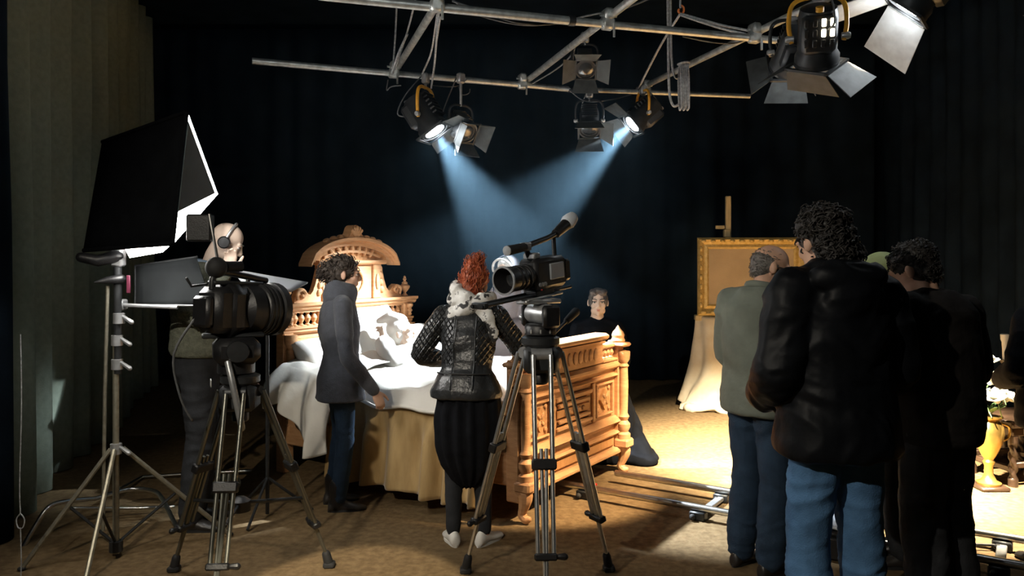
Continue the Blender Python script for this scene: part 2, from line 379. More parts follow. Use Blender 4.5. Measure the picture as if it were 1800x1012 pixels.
def rigrope(pts, r=0.007, m=None):
    o = Vector((0, 0, ZR)); MB().tube(spline([Vector(p) - o for p in pts], 6), r, 6).build('rope', m or M_ROPE, rig, 180)
def zz(px, py, z): return on_z(px, py, z)
dA = 6.0
rigrope([at(690, 128, 6.05), at(695, 60, 6.05), at(697, 5, 6.05), at(697, -80, 6.05)])
rigrope([at(692, 128, 6.05), at(714, 62, 5.8), at(728, 8, 5.5), at(740, -60, 5.3)])
rigrope([at(688, 130, 6.05), at(700, 95, 5.9), at(716, 60, 5.75)], 0.009)
rigrope([at(742, 130, 6.0), at(757, 95, 5.7), at(765, 50, 5.2), at(770, 12, 4.75)])
rigrope([at(758, 155, 6.05), at(764, 110, 5.8), at(768, 60, 5.3), at(772, 12, 4.75)], 0.008)
rigrope([at(762, 130, 6.0), at(766, 85, 5.6), at(774, 30, 4.9)], 0.006)
rigrope([at(795, 2, 4.7), at(850, 20, 4.75), at(900, 38, 4.8), at(950, 43, 4.9), at(1000, 36, 5.0)], 0.006, M_CABLE)
rigrope([at(795, 0, 4.7), at(840, 26, 4.75), at(920, 44, 4.85), at(990, 40, 4.95)], 0.006, M_CABLE)
rigrope([at(1000, 36, 5.0), at(1030, 28, 4.95), at(1060, 22, 4.9), at(1100, 14, 4.8), at(1150, -6, 4.7)], 0.006, M_CABLE)
rigrope([at(935, 147, 6.6), at(965, 130, 6.4), at(990, 112, 6.2), at(1008, 92, 6.0)], 0.006, M_CABLE)
rigrope([at(1320, 66, 5.3), at(1290, 76, 5.3), at(1250, 74, 5.2), at(1200, 64, 5.1)], 0.005, M_CABLE)
rigrope([at(820, 140, 6.3), at(800, 152, 6.3), at(760, 150, 6.2)], 0.004, M_CABLE)
rigrope([at(1000, 158, 6.7), at(1030, 178, 6.7), at(1075, 175, 6.75), at(1110, 166, 6.8)], 0.005, M_CABLE)
rigrope([at(682, 140, 6.05), at(680, 158, 6.05), at(688, 152, 6.05), at(705, 150, 6.05)], 0.005, M_CABLE)
rigrope([at(806, 152, 6.3), at(812, 166, 6.3), at(824, 164, 6.3), at(826, 156, 6.3)], 0.004, M_CABLE)
# slings and hoist rope with orange hook
rigrope([at(1122, 156, 6.75), at(1160, 82, 6.1), at(1196, 24, 5.7)], 0.009)
rigrope([at(1196, 26, 5.7), at(1262, 48, 5.4), at(1328, 64, 5.25)], 0.009)
rigrope([at(1196, 24, 5.7), at(1268, 44, 5.4), at(1340, 58, 5.2)], 0.009)
rigrope([at(1196, 14, 5.7), at(1195, -60, 5.7), at(1194, -140, 5.7)], 0.008)
rigrope([at(1172, -90, 6.0), at(1174, 20, 6.0), at(1175, 110, 6.0), at(1177, 165, 6.0), at(1184, 186, 6.0), at(1194, 183, 6.0)], 0.010)
rigrope([at(1178, -90, 6.05), at(1179, 40, 6.05), at(1181, 110, 6.05), at(1186, 134, 6.05), at(1192, 138, 6.05)], 0.009)
m_ = MB(); hp = at(1197, 17, 5.7) - Vector((0, 0, ZR))
m_.tube(spline([hp + Vector(q) for q in ((0, 0, 0.03), (0.018, 0, 0.015), (0.018, 0, -0.015), (0, 0, -0.03), (-0.018, 0, -0.012), (-0.012, 0, 0.004))], 4), 0.008, 8).build('hook', M_ORANGE, rig)
cb = thing('rope_coil', 'looped bundle of grey rope hanging from the right cross pipe', 'rope', at(1201, 118, 6.0))
for i in range(5):
    x = -0.028 + i * 0.014; lo = -0.30 + 0.02 * (i % 2)
    MB().tube(spline([(x, 0, 0.03), (x - 0.004, 0.02, -0.1), (x, 0.01, lo), (x + 0.009, -0.006, lo - 0.012), (x + 0.012, -0.016, lo + 0.02), (x + 0.010, -0.02, -0.1), (x + 0.006, 0, 0.03)], 5), 0.0075, 6).build('rope_loop', M_ROPE, cb, 180)
MB().tube(spline([(-0.04, 0, 0.02), (0, -0.028, 0.03), (0.045, 0, 0.035), (0, 0.028, 0.03), (-0.04, 0, 0.02)], 4), 0.009, 6).build('tie', M_ROPE, cb)

# ================================================================== lamps
def make_lamp(label, pos, target, s=1.0, on=True, watt=0, col=COOL, spot=40, blend=0.3, yoke=M_YELLOW, doors=(('b', 40), ('t', 40), ('l', 40), ('r', 40)), drop=0.28, vents=False, roll=0.0, doorm=None, size=0.03, dl=0.13, flare=1.35):
    d = (Vector(target) - Vector(pos)).normalized(); pan = math.atan2(-d.x, d.y); tilt = math.asin(d.z)
    root = thing('stage_lamp', label, 'stage lamp', pos, pan, 'stage lamps hung on pipes')
    body = MB().lathe([(0.055, -0.15), (0.082, -0.14), (0.09, -0.10), (0.09, 0.06), (0.102, 0.08), (0.102, 0.115), (0.09, 0.12)], 20, axis='y')
    body.cbox((-0.075, -0.13, -0.11), (0.075, 0.05, -0.02), 0.02)
    for i in range(6): body.box((-0.07, -0.12 + i * 0.03, 0.075), (0.07, -0.108 + i * 0.03, 0.105))
    body.v = [tuple(c * s for c in p) for p in body.v]
    b = body.build('housing', M_BLKMETAL, root); b.rotation_euler = (tilt, 0, 0)
    def part(name, mb, m, par=b, sm=40):
        mb.v = [tuple(c * s for c in p) for p in mb.v]; return mb.build(name, m, par, sm)
    part('lens', MB().lathe([(0.086, 0.095), (0.086, 0.112), (0.06, 0.124), (0.02, 0.13)], 20, axis='y'), M_LENSON if on else M_LENSOFF)
    part('lens_ring', MB().lathe([(0.088, 0.112), (0.104, 0.112), (0.104, 0.13), (0.088, 0.13), (0.088, 0.112)], 20, axis='y'), M_BLKMETAL)
    # square gel frame in front of the lens that carries the barn doors
    fr = MB()
    for q in range(4):
        fr.m = Matrix.Rotation(q * PI / 2 + R(roll), 4, 'Y'); fr.box((-0.108, 0.126, 0.092), (0.108, 0.138, 0.108))
    part('door_frame', fr, M_BLKMETAL)
    for side, a in doors:
        dm = MB(); q = {'t': 0, 'r': 1, 'b': 2, 'l': 3}[side]
        dm.m = Matrix.Rotation(q * PI / 2 + R(roll), 4, 'Y') @ Matrix.Translation((0, 0.138, 0.104)) @ Matrix.Rotation(R(a), 4, 'X')
        w0, w1 = 0.098, 0.098 * flare
        dm.prism([(-w0, 0.004), (w0, 0.004), (w1, dl), (-w1, dl)], -0.002, 0.002, axis='z')
        dm.tube([(-0.09, 0, 0), (0.09, 0, 0)], 0.005, 6)
        part('barn_door', dm, doorm or M_DOORMETAL)
    if vents:
        for k in range(4):
            for j in range(3):
                x = -0.055 + k * 0.037; z = -0.105 + j * 0.048
                part('vent', MB().cbox((x - 0.010, z - 0.018, -0.118), (x + 0.010, z + 0.018, -0.106), 0.003), M_VENTGLOW if (k, j) in vents else M_BLKMETAL)
        part('focus_knob', MB().lathe([(0.0, -0.175), (0.018, -0.172), (0.018, -0.15), (0.0, -0.148)], 12, axis='y', o=(0.0, 0, -0.09)), M_YELLOW)
    else:
        part('focus_knob', MB().lathe([(0.0, -0.175), (0.014, -0.172), (0.014, -0.14), (0.0, -0.14)], 10, axis='y', o=(0, 0, -0.06)), M_GREYMETAL)
    yk = MB().tube(spline([(-0.115, 0, -0.02), (-0.128, 0, 0.06), (-0.118, 0, 0.15), (-0.075, 0, 0.185), (0, 0, 0.19), (0.075, 0, 0.185), (0.118, 0, 0.15), (0.128, 0, 0.06), (0.115, 0, -0.02)], 4), 0.011, 8)
    part('yoke', yk, yoke, root)
    for sx in (-1, 1): part('yoke_knob', MB().lathe([(0.001, 0.105), (0.016, 0.105), (0.018, 0.135), (0.012, 0.145), (0.001, 0.145)], 10, axis='x') if sx > 0 else MB().lathe([(0.001, -0.145), (0.012, -0.145), (0.018, -0.135), (0.016, -0.105), (0.001, -0.105)], 10, axis='x'), M_GREYMETAL, root)
    ck = MB().tube([(0, 0, 0.18 * s), (0, 0, drop)], 0.010, 8); ck.cbox((-0.03, -0.025, drop - 0.05), (0.03, 0.025, drop + 0.03), 0.01)
    ck.build('hook_clamp', M_GREYMETAL, root)
    MB().tube(spline([(0.03, -0.12, 0.0), (0.07, -0.2, 0.02), (0.06, -0.14, 0.16), (0.02, -0.03, drop)], 5), 0.005, 6).build('power_cable', M_CABLE, root, 180)
    if watt:
        l = bpy.data.lights.new('lamp_light', 'SPOT'); l.energy = watt; l.color = col; l.spot_size = R(spot); l.spot_blend = blend; l.shadow_soft_size = size
        lo = bpy.data.objects.new('lamp_light', l); COL.objects.link(lo); lo.parent = b; lo.location = (0, 0.15 * s, 0); lo.rotation_euler = (PI / 2, 0, 0)
    return root
PA = at(748, 205, 6.1); PB = at(1130, 202, 6.75)
make_lamp('burning stage lamp with yellow yoke left over the bed', PA, (0.70, 5.65, 0.55), 1.15, True, W_BEAM_A, COOL, 42, 0.5, doors=(('t', 70), ('l', 75)), drop=0.30)
make_lamp('burning stage lamp with yellow yoke at the right cross pipe', PB, (-1.2, 6.2, 0.8), 1.05, True, W_BEAM_B, COOL, 40, 0.5, doors=(('t', 75), ('r', 60)), drop=0.22)
make_lamp('unlit stage lamp beside the left burning lamp', at(810, 222, 6.2), at(1000, 420, 5.2), 0.85, False, yoke=M_BLKMETAL, doors=(('t', 20), ('b', 30), ('r', 10), ('l', 50)), drop=0.38)
make_lamp('unlit stage lamp hanging near the middle of the front pipe', at(1036, 212, 6.7), at(1040, 560, 5.4), 0.9, False, yoke=M_BLKMETAL, doors=(('t', 15), ('b', 20), ('l', 60)), drop=0.24)
make_lamp('small unlit stage lamp on the middle cross pipe', at(1028, 112, 5.9), at(1060, 300, 4.8), 0.75, False, yoke=M_BLKMETAL, doors=(('t', 50), ('b', 50), ('l', 70), ('r', 70)), drop=0.20)
make_lamp('large stage lamp with thick yellow yoke and glowing vents', at(1437, 66, 4.35), (2.2, 6.1, 0.0), 1.15, True, W_SET, KEYW, 62, 0.9, roll=30, doors=(('b', -31), ('t', 40), ('l', 60), ('r', 60)), drop=0.25, vents=((3, 1), (2, 0), (3, 0), (2, 1)), dl=0.15)
make_lamp('dark stage lamp half hidden behind the glowing one', at(1392, 92, 4.75), at(1300, 330, 6.0), 1.0, False, yoke=M_BLKMETAL, doors=(('b', 40), ('l', 50), ('r', 40)), drop=0.18)
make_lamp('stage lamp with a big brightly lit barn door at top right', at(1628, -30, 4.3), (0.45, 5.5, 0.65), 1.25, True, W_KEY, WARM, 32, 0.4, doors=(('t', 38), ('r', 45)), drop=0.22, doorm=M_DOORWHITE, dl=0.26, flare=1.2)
# pipes outside the photograph's frame for unseen lamps added to brighten floor, jackets and grid
rp = thing('lamp_pipe', 'grey pipe above the right side carrying the added floor lamp', 'pipe', (3.0, 4.6, 3.55)); MB().tube([(-0.9, -0.4, 0), (1.6, 0.8, 0)], 0.024, 12).build('pipe', M_PIPE, rp)
for sx in (-0.6, 1.3): MB().tube([(sx, 0, 0), (sx, 0, 1.15)], 0.006, 6).build('rope', M_ROPE, rp)
make_lamp('added unseen stage lamp above the right side shining on the floor', (3.35, 4.75, 3.27), (3.1, 5.35, 0), 1.0, True, W_RIGHT, KEYW, 44, 0.5, doors=(('t', 60), ('b', 60), ('l', 60), ('r', 60)), drop=0.26)
rp = thing('lamp_pipe', 'grey pipe behind the photographer carrying three added lamps', 'pipe', (-1.2, 0.3, 3.55)); MB().tube([(-1.2, 0, 0), (2.4, 0, 0)], 0.024, 12).build('pipe', M_PIPE, rp)
for sx in (-1.0, 1.2): MB().tube([(sx, 0, 0), (sx, 0, 1.15)], 0.006, 6).build('rope', M_ROPE, rp)
make_lamp('added unseen stage lamp behind the photographer turned up at the pipe grid', (0.6, 0.3, 3.29), (0.7, 6.0, 3.6), 1.0, True, W_RIG, (0.95, 1.0, 0.98), 64, 0.4, doors=(('b', -17),), drop=0.26, dl=0.24, flare=4.0)
make_lamp('added unseen stage lamp behind the photographer throwing a small pool on the floor', (-1.0, 0.3, 3.27), (-0.80, 3.55, 0.0), 1.0, True, W_NEAR, (1.0, 0.88, 0.66), 16, 0.1, doors=(('t', 60), ('b', 60), ('l', 60), ('r', 60)), drop=0.26)
make_lamp('added unseen stage lamp behind the photographer shining from the left', (-2.1, 0.3, 3.27), (-0.1, 4.3, 0.5), 1.0, True, W_REAR, (1.0, 0.9, 0.74), 66, 0.5, doors=(('t', 60), ('b', 60), ('l', 60), ('r', 60)), drop=0.26)

# ================================================================== softbox on its stand
sb_d = 4.3
st_p = at(207, 448, 4.38); st_p.z = 0
M_STAND = mat('worn_stand_steel', (0.34, 0.32, 0.25), 0.45, metal=0.7, noise=0.15, nscale=30)
stand = thing('light_stand', 'tall steel tripod light stand under the softbox', 'light stand', st_p)
def tb(name, pts, r, m, par, n=10, ends='flat'): return MB().tube(pts, r, n, ends).build(name, m, par, 40)
tb('pole', [(-0.01, 0, 0.02), (-0.01, 0, 1.15)], 0.017, M_STAND, stand)
tb('pole', [(0.0, 0, 1.0), (0.0, 0, 1.62)], 0.021, M_BLKMETAL, stand)
tb('side_rod', [(-0.07, -0.02, 0.15), (-0.06, -0.02, 0.9), (-0.045, -0.02, 1.48)], 0.010, M_STAND, stand)
for z, zx in ((1.05, 0.0), (1.18, 0.0), (1.30, 0.01), (0.59, -0.005)):
    m_ = MB().lathe([(0.018, -0.03), (0.03, -0.028), (0.03, 0.028), (0.018, 0.03)], 12, o=(zx - 0.004, 0, z)); m_.build('collar', M_GREYMETAL, stand)
    MB().tube([(zx + 0.025, -0.01, z + 0.01), (zx + 0.075, -0.02, z - 0.02)], [0.009, 0.013], 8, 'round').build('clamp_knob', M_GREYMETAL, stand)
MB().lathe([(0.02, -0.03), (0.035, -0.028), (0.035, 0.028), (0.02, 0.03)], 12, o=(-0.01, 0, 0.06)).build('collar', M_BLKMETAL, stand)
for ft in (on_floor(38, 1003), on_floor(404, 942), at(150, 1022, 4.02)):
    f = ft - st_p; f.z = 0.012; top = Vector((-0.005, 0, 0.59)); q = f * 0.42; q.z = 0.59 * 0.58
    leg = MB().tube([top + f.normalized() * 0.03, f], 0.013, 8).build('leg', M_STAND, stand)
    MB().tube([(-0.01, 0, 0.07), top.lerp(f, 0.5)], 0.008, 6).build('brace', M_BLKMETAL, stand)
    MB().ell(f, (0.02, 0.02, 0.012)).build('rubber_foot', M_RUBBER, leg)
# softbox: apex at left, open front turned away to the right
sbx = thing('softbox', 'black softbox with a glowing white front tilted on the stand', 'softbox', at(207, 446, 4.38))
O = sbx.location.copy()
A_, B_, C_ = at(328, 197, 4.10), at(381, 341, 4.72), at(303, 428, 4.05)      # corners of the open front
bt_n, bt_f = at(180, 250, 4.30), at(205, 262, 4.60)
bb_n, bb_f = at(147, 440, 4.30), at(178, 440, 4.60)
def quad(name, pts, m, par, solid=0.006, nseg=8, bulge=0.0):
    a, b, c, d = [Vector(p) - O for p in pts]; n = (b - a).cross(d - a).normalized()
    def fn(u, v):
        p = a.lerp(b, u).lerp(d.lerp(c, u), v); return p + n * bulge * math.sin(PI * u) * math.sin(PI * v)
    return MB().grid(fn, nseg, nseg).build(name, m, par, 180, solid=solid)
def tri(name, pts, m, par, t=0.006):
    p = [Vector(q) - O for q in pts]; n = (p[1] - p[0]).cross(p[2] - p[0]).normalized() * t / 2
    return MB().add([q + n for q in p] + [q - n for q in p], [(0, 1, 2), (5, 4, 3), (0, 3, 4, 1), (1, 4, 5, 2), (2, 5, 3, 0)]).build(name, m, par, 30)
M_SBLACK = mat('softbox_fabric', (0.0035, 0.004, 0.005), 0.9, noise=0.2, nscale=12, bump=0.15, bscale=30, spec=0.06)
M_SWHITE = mat('softbox_diffuser', (0.95, 0.95, 0.93), 0.8, emit=W_SOFT, ecol=(1.0, 0.97, 0.92), noise=0.02)
M_FLAP = mat('backlit_flap', (0.035, 0.05, 0.055), 0.8, noise=0.1, nscale=12)  # teal tone of light from behind is put into the black flap's colour
quad('side_panel', [bt_n, A_, C_, bb_n], M_SBLACK, sbx, bulge=0.02)
tri('side_panel', [bt_f, B_, bb_f], M_SBLACK, sbx)
quad('top_panel', [bt_n, bt_f, B_, A_], M_SBLACK, sbx)
quad('bottom_panel', [bb_n, C_, B_, bb_f], M_SBLACK, sbx)
quad('back_panel', [bt_n, bb_n, bb_f, bt_f], M_SBLACK, sbx)
nrm = (B_ - A_).cross(C_ - A_).normalized()
if nrm.x < 0: nrm = -nrm
tri('diffuser', [A_ + nrm * 0.004, B_ + nrm * 0.004, C_ + nrm * 0.004], M_SWHITE, sbx, 0.004)
a2 = A_ + nrm * 0.02; b2 = A_.lerp(B_, 0.97).lerp(C_, 0.05) + nrm * 0.02; c2 = A_.lerp(C_, 0.78) + nrm * 0.02
tri('velvet_flap', [A_ + (B_ - A_) * -0.03 + (C_ - A_) * 0.09 + nrm * 0.02, A_ + (B_ - A_) * 0.84 + (C_ - A_) * 0.09 + nrm * 0.02, c2 + (A_ - B_) * 0.04], M_FLAP, sbx, 0.004)
def edge(a, b, r=0.012): MB().tube([Vector(a) - O, Vector(b) - O], r, 8).build('edge_binding', M_SBLACK, sbx)
edge(A_, C_); edge(bt_n, A_); edge(bb_n, C_)
# lit slot under the box, lamp base and tilt bracket
quad('inner_lining', [at(220, 436, 4.2), at(297, 432, 4.1), at(286, 442, 4.3), at(228, 452, 4.35)], M_SWHITE, sbx)
MB().tube([at(143, 452, 4.3) - O, at(172, 458, 4.32) - O, at(205, 450, 4.36) - O], [0.028, 0.032, 0.035], 10, 'round').build('tilt_handle', M_BLKPLASTIC, sbx)
MB().cbox((-0.03, -0.03, -0.07), (0.035, 0.03, 0.05), 0.01).build('tilt_bracket', M_GREYMETAL, sbx)
MB().tube([at(166, 496, 4.3) - O, at(190, 492, 4.33) - O, at(212, 490, 4.37) - O], [0.004, 0.02, 0.026], 10, 'round').build('locking_lever', M_BLKPLASTIC, sbx)
MB().cbox(at(222, 515, 4.33) - O, at(228, 484, 4.33) - O + Vector((0, 0.01, 0)), 0.002).build('warning_tag', mat('maroon_tag', (0.10, 0.01, 0.03), 0.6), sbx)
# black cloth flag on an arm below the softbox
fl = thing('flag', 'black cloth flag in a steel frame below the softbox', 'light flag', at(226, 535, 4.45)); O = fl.location.copy()
quad('cloth', [at(238, 468, 4.50), at(345, 452, 4.40), at(372, 536, 4.36), at(238, 538, 4.50)], mat('flag_cloth', (0.012, 0.014, 0.015), 0.9, noise=0.2, nscale=7, spec=0.2), fl, bulge=0.015)
MB().tube([at(214, 536, 4.42) - O, at(312, 540, 4.42) - O], 0.011, 8).build('arm', M_GREYMETAL, fl)
MB().tube([at(238, 536, 4.50) - O, at(374, 537, 4.36) - O], 0.006, 8).build('frame_rod', M_GREYMETAL, fl)
MB().tube([at(238, 466, 4.50) - O, at(238, 540, 4.50) - O], 0.006, 8).build('frame_rod', M_BLKMETAL, fl)
MB().tube([at(238, 467, 4.50) - O, at(347, 451, 4.40) - O], 0.006, 8).build('frame_rod', M_BLKMETAL, fl)
MB().cbox((-0.05, -0.05, -0.03), (-0.01, 0.02, 0.03), 0.008).build('grip_head', M_GREYMETAL, fl)
# ================================================================== carved oak bed
BO = Vector((0.02, 4.92, 0)); BR = math.atan2(0.835, 0.55); BW, BL = 1.44, 2.10
bed = thing('carved_bed', 'large carved oak bed with arched headboard and panelled footboard', 'bed', BO, BR)
def bp(x, y, z=0.0):            # bed coordinates to world
    c, s = math.cos(BR), math.sin(BR); return Vector((BO.x + c * x - s * y, BO.y + s * x + c * y, z))
def bpart(name, mb, m=M_OAK, par=None, sm=35): return mb.build(name, m, par or bed, sm)
def bx(name, lo, hi, m=M_OAK, c=0.006, par=None): return bpart(name, MB().cbox(lo, hi, c), m, par)
def moulding(name, x0, x1, prof, m=M_OAK, par=None):     # profile (y,z) swept across the bed
    mb = MB(); n = len(prof); mb.add([(x0, p[0], p[1]) for p in prof] + [(x1, p[0], p[1]) for p in prof],
        [tuple(range(n)), tuple(range(2 * n - 1, n - 1, -1))] + [(j, n + j, n + (j + 1) % n, (j + 1) % n) for j in range(n)])
    return bpart(name, mb, m, par)
BAL = [(0.010, 0.0), (0.018, 0.004), (0.018, 0.012), (0.009, 0.02), (0.020, 0.045), (0.024, 0.06), (0.018, 0.078), (0.009, 0.092), (0.016, 0.10), (0.016, 0.108), (0.010, 0.112)]
def baluster(x, y, z, h, s=1.0):
    return bpart('baluster', MB().lathe([(r * s, zz_ / 0.112 * h) for r, zz_ in BAL], 12, o=(x, y, z)))
URN = [(0.03, 0), (0.034, 0.01), (0.018, 0.022), (0.014, 0.035), (0.034, 0.06), (0.05, 0.085), (0.052, 0.10), (0.035, 0.112), (0.026, 0.118), (0.03, 0.13), (0.014, 0.145), (0.011, 0.155), (0.02, 0.165), (0.012, 0.178), (0.014, 0.186), (0.004, 0.20)]
def urn(x, y, z, s=1.0, name='urn_finial'):
    return bpart(name, MB().lathe([(r * s, h * s) for r, h in URN], 14, o=(x, y, z)))
# ---- headboard (front face at y = BL, facing the foot end)
Y = BL
bx('headboard_panel', (0.05, Y, 0.25), (BW - 0.05, Y + 0.05, 1.10))
for i in range(4):
    x0 = 0.12 + i * 0.305; bx('headboard_raised_panel', (x0, Y - 0.018, 0.72), (x0 + 0.26, Y, 1.00), M_OAKDARK, 0.012)
moulding('lower_rail', -0.02, BW + 0.02, [(Y + 0.06, 1.04), (Y - 0.02, 1.04), (Y - 0.035, 1.055), (Y - 0.035, 1.07), (Y - 0.05, 1.08), (Y - 0.05, 1.095), (Y + 0.06, 1.095)])
moulding('cornice', -0.06, BW + 0.06, [(Y + 0.07, 1.215), (Y - 0.03, 1.215), (Y - 0.045, 1.23), (Y - 0.045, 1.24), (Y - 0.07, 1.255), (Y - 0.07, 1.275), (Y + 0.07, 1.275)])
moulding('cornice_fascia', -0.03, BW + 0.03, [(Y + 0.05, 1.20), (Y - 0.02, 1.20), (Y - 0.02, 1.216), (Y + 0.05, 1.216)])
bx('balustrade_block', (0.36, Y - 0.005, 1.095), (1.08, Y + 0.04, 1.205))
for i in range(4): baluster(0.13 + i * 0.065, Y + 0.015, 1.095, 0.108, 1.15); baluster(BW - 0.13 - i * 0.065, Y + 0.015, 1.095, 0.108, 1.15)
for x in (0.035, BW - 0.035):
    bx('headboard_post', (x - 0.05, Y - 0.03, 0.0), (x + 0.05, Y + 0.06, 1.215), c=0.008)
    bpart('engaged_column', MB().lathe([(0.045, 0.30), (0.045, 0.36), (0.03, 0.38), (0.034, 0.55), (0.03, 0.90), (0.036, 0.92), (0.028, 0.94), (0.046, 0.98), (0.05, 1.0), (0.05, 1.04)], 14, o=(x, Y - 0.05, 0)))
    bpart('post_drop', MB().lathe([(0.004, 1.10), (0.02, 1.115), (0.012, 1.13), (0.026, 1.15), (0.014, 1.17), (0.03, 1.19), (0.03, 1.21)], 12, o=(x, Y - 0.05, 0)))
    urn(x, Y + 0.01, 1.275, 0.92)
    s = 1 if x < 0.5 else -1
    # scrolled wing between urn and the pediment body
    wing = []
    for t, h in ((0.07, 0.02), (0.085, 0.07), (0.11, 0.105), (0.15, 0.115), (0.185, 0.095), (0.21, 0.065), (0.235, 0.06), (0.26, 0.085), (0.285, 0.14), (0.31, 0.22), (0.33, 0.29)): wing.append((x + s * t, 1.275 + h))
    poly = [(x + s * 0.07, 1.275)] + wing + [(x + s * 0.36, 1.565), (x + s * 0.36, 1.275)]
    bpart('scroll_wing', MB().prism(poly if s > 0 else poly[::-1], Y - 0.01, Y + 0.035))
    bpart('volute', MB().tube(spline([(x + s * 0.10, Y - 0.015, 1.30), (x + s * 0.09, Y - 0.02, 1.35), (x + s * 0.14, Y - 0.02, 1.375), (x + s * 0.175, Y - 0.02, 1.345), (x + s * 0.15, Y - 0.02, 1.32), (x + s * 0.135, Y - 0.02, 1.34)], 5), [0.014] * 26, 8))
    for k, zc in enumerate((1.33, 1.39, 1.45, 1.51)):
        bpart('carved_leaf', MB().ell((x + s * (0.325 + 0.008 * k), Y - 0.012, zc + 0.02), (0.026, 0.018, 0.034), 10, 6, Euler((0, s * 0.5, 0))))
# pediment body, frame, oval, arch
bx('pediment_body', (0.36, Y - 0.005, 1.275), (1.08, Y + 0.045, 1.58))
for sx in (0.43, 1.01):
    bx('pilaster', (sx - 0.045, Y - 0.025, 1.275), (sx + 0.045, Y, 1.57), c=0.006)
    bpart('pilaster_boss', MB().ell((sx, Y - 0.03, 1.42), (0.022, 0.012, 0.07), 10, 8))
bpart('oval_medallion', MB().tube([(0.72 + 0.13 * math.cos(a), Y - 0.012, 1.425 + 0.12 * math.sin(a)) for a in [2 * PI * k / 28 for k in range(29)]], 0.014, 8))
bpart('medallion_boss', MB().ell((0.72, Y - 0.012, 1.425), (0.11, 0.012, 0.10), 18, 8), M_OAKDARK)
bpart('carved_rosette', MB().ell((0.72, Y - 0.022, 1.425), (0.03, 0.018, 0.03), 10, 8))
for k in range(8):
    a = 2 * PI * k / 8; bpart('rosette_petal', MB().ell((0.72 + 0.055 * math.cos(a), Y - 0.02, 1.425 + 0.055 * math.sin(a)), (0.028, 0.01, 0.014), 8, 6, Euler((0, -a, 0))))
moulding('pediment_rail', 0.33, 1.11, [(Y + 0.05, 1.565), (Y - 0.03, 1.565), (Y - 0.045, 1.58), (Y - 0.045, 1.60), (Y + 0.05, 1.60)])
def arch(x):      # height of the curved pediment over the bed's centre line
    t = (x - 0.72) / 0.49; return 1.57 + 0.225 * math.sqrt(max(0, 1 - 0.92 * t * t)) - 0.055
def archsolid(name, y0, y1, lo, hi, x0=0.23, x1=1.21, m=M_OAK):
    xs = [x0 + (x1 - x0) * i / 24 for i in range(25)]; mb = MB(); rs = []
    for x in xs: rs.append([(x, y0, arch(x) + lo), (x, y1, arch(x) + lo), (x, y1, arch(x) + hi), (x, y0, arch(x) + hi)])
    mb.rings(rs); return bpart(name, mb, m)
poly = [(0.30, 1.585)] + [(0.30 + 0.84 * i / 20, arch(0.30 + 0.84 * i / 20)) for i in range(21)] + [(1.14, 1.585)]
bpart('tympanum', MB().prism(poly[::-1], Y - 0.005, Y + 0.04), M_OAKDARK)
archsolid('arch_fillet', Y - 0.03, Y + 0.05, -0.02, 0.012)
archsolid('arch_band', Y - 0.055, Y + 0.055, 0.010, 0.028)
archsolid('arch_cap', Y - 0.09, Y + 0.06, 0.027, 0.05, 0.21, 1.23)
archsolid('arch_bead', Y - 0.03, Y, -0.075, -0.055, 0.40, 1.04)
for k in range(7):
    x = 0.72 + (k - 3) * 0.075; bpart('carved_leaf', MB().ell((x, Y - 0.014, 1.655 + 0.035 * math.cos((k - 3) * 0.5)), (0.02, 0.02, 0.045), 8, 6, Euler((0, (k - 3) * 0.22, 0))))
for k in range(9):
    x = 0.72 + (k - 4) * 0.075
    if k != 4: bpart('crest_leaf', MB().ell((x, Y - 0.03, arch(x) + 0.062), (0.036, 0.03, 0.02), 8, 6, Euler((0, (x - 0.72) * 0.9, 0))))
bpart('crest_shell', MB().prism([(0.60, 1.765), (0.64, 1.80), (0.66, 1.825), (0.678, 1.87), (0.70, 1.888), (0.72, 1.893), (0.74, 1.888), (0.762, 1.87), (0.78, 1.825), (0.80, 1.80), (0.84, 1.765)][::-1], Y - 0.06, Y + 0.03))
for k in range(5):
    a = PI / 2 + (k - 2) * 0.36; bpart('shell_rib', MB().tube([(0.72, Y - 0.062, 1.775), (0.72 + 0.075 * math.cos(a), Y - 0.07, 1.775 + 0.095 * math.sin(a))], [0.008, 0.016], 8, 'round'))
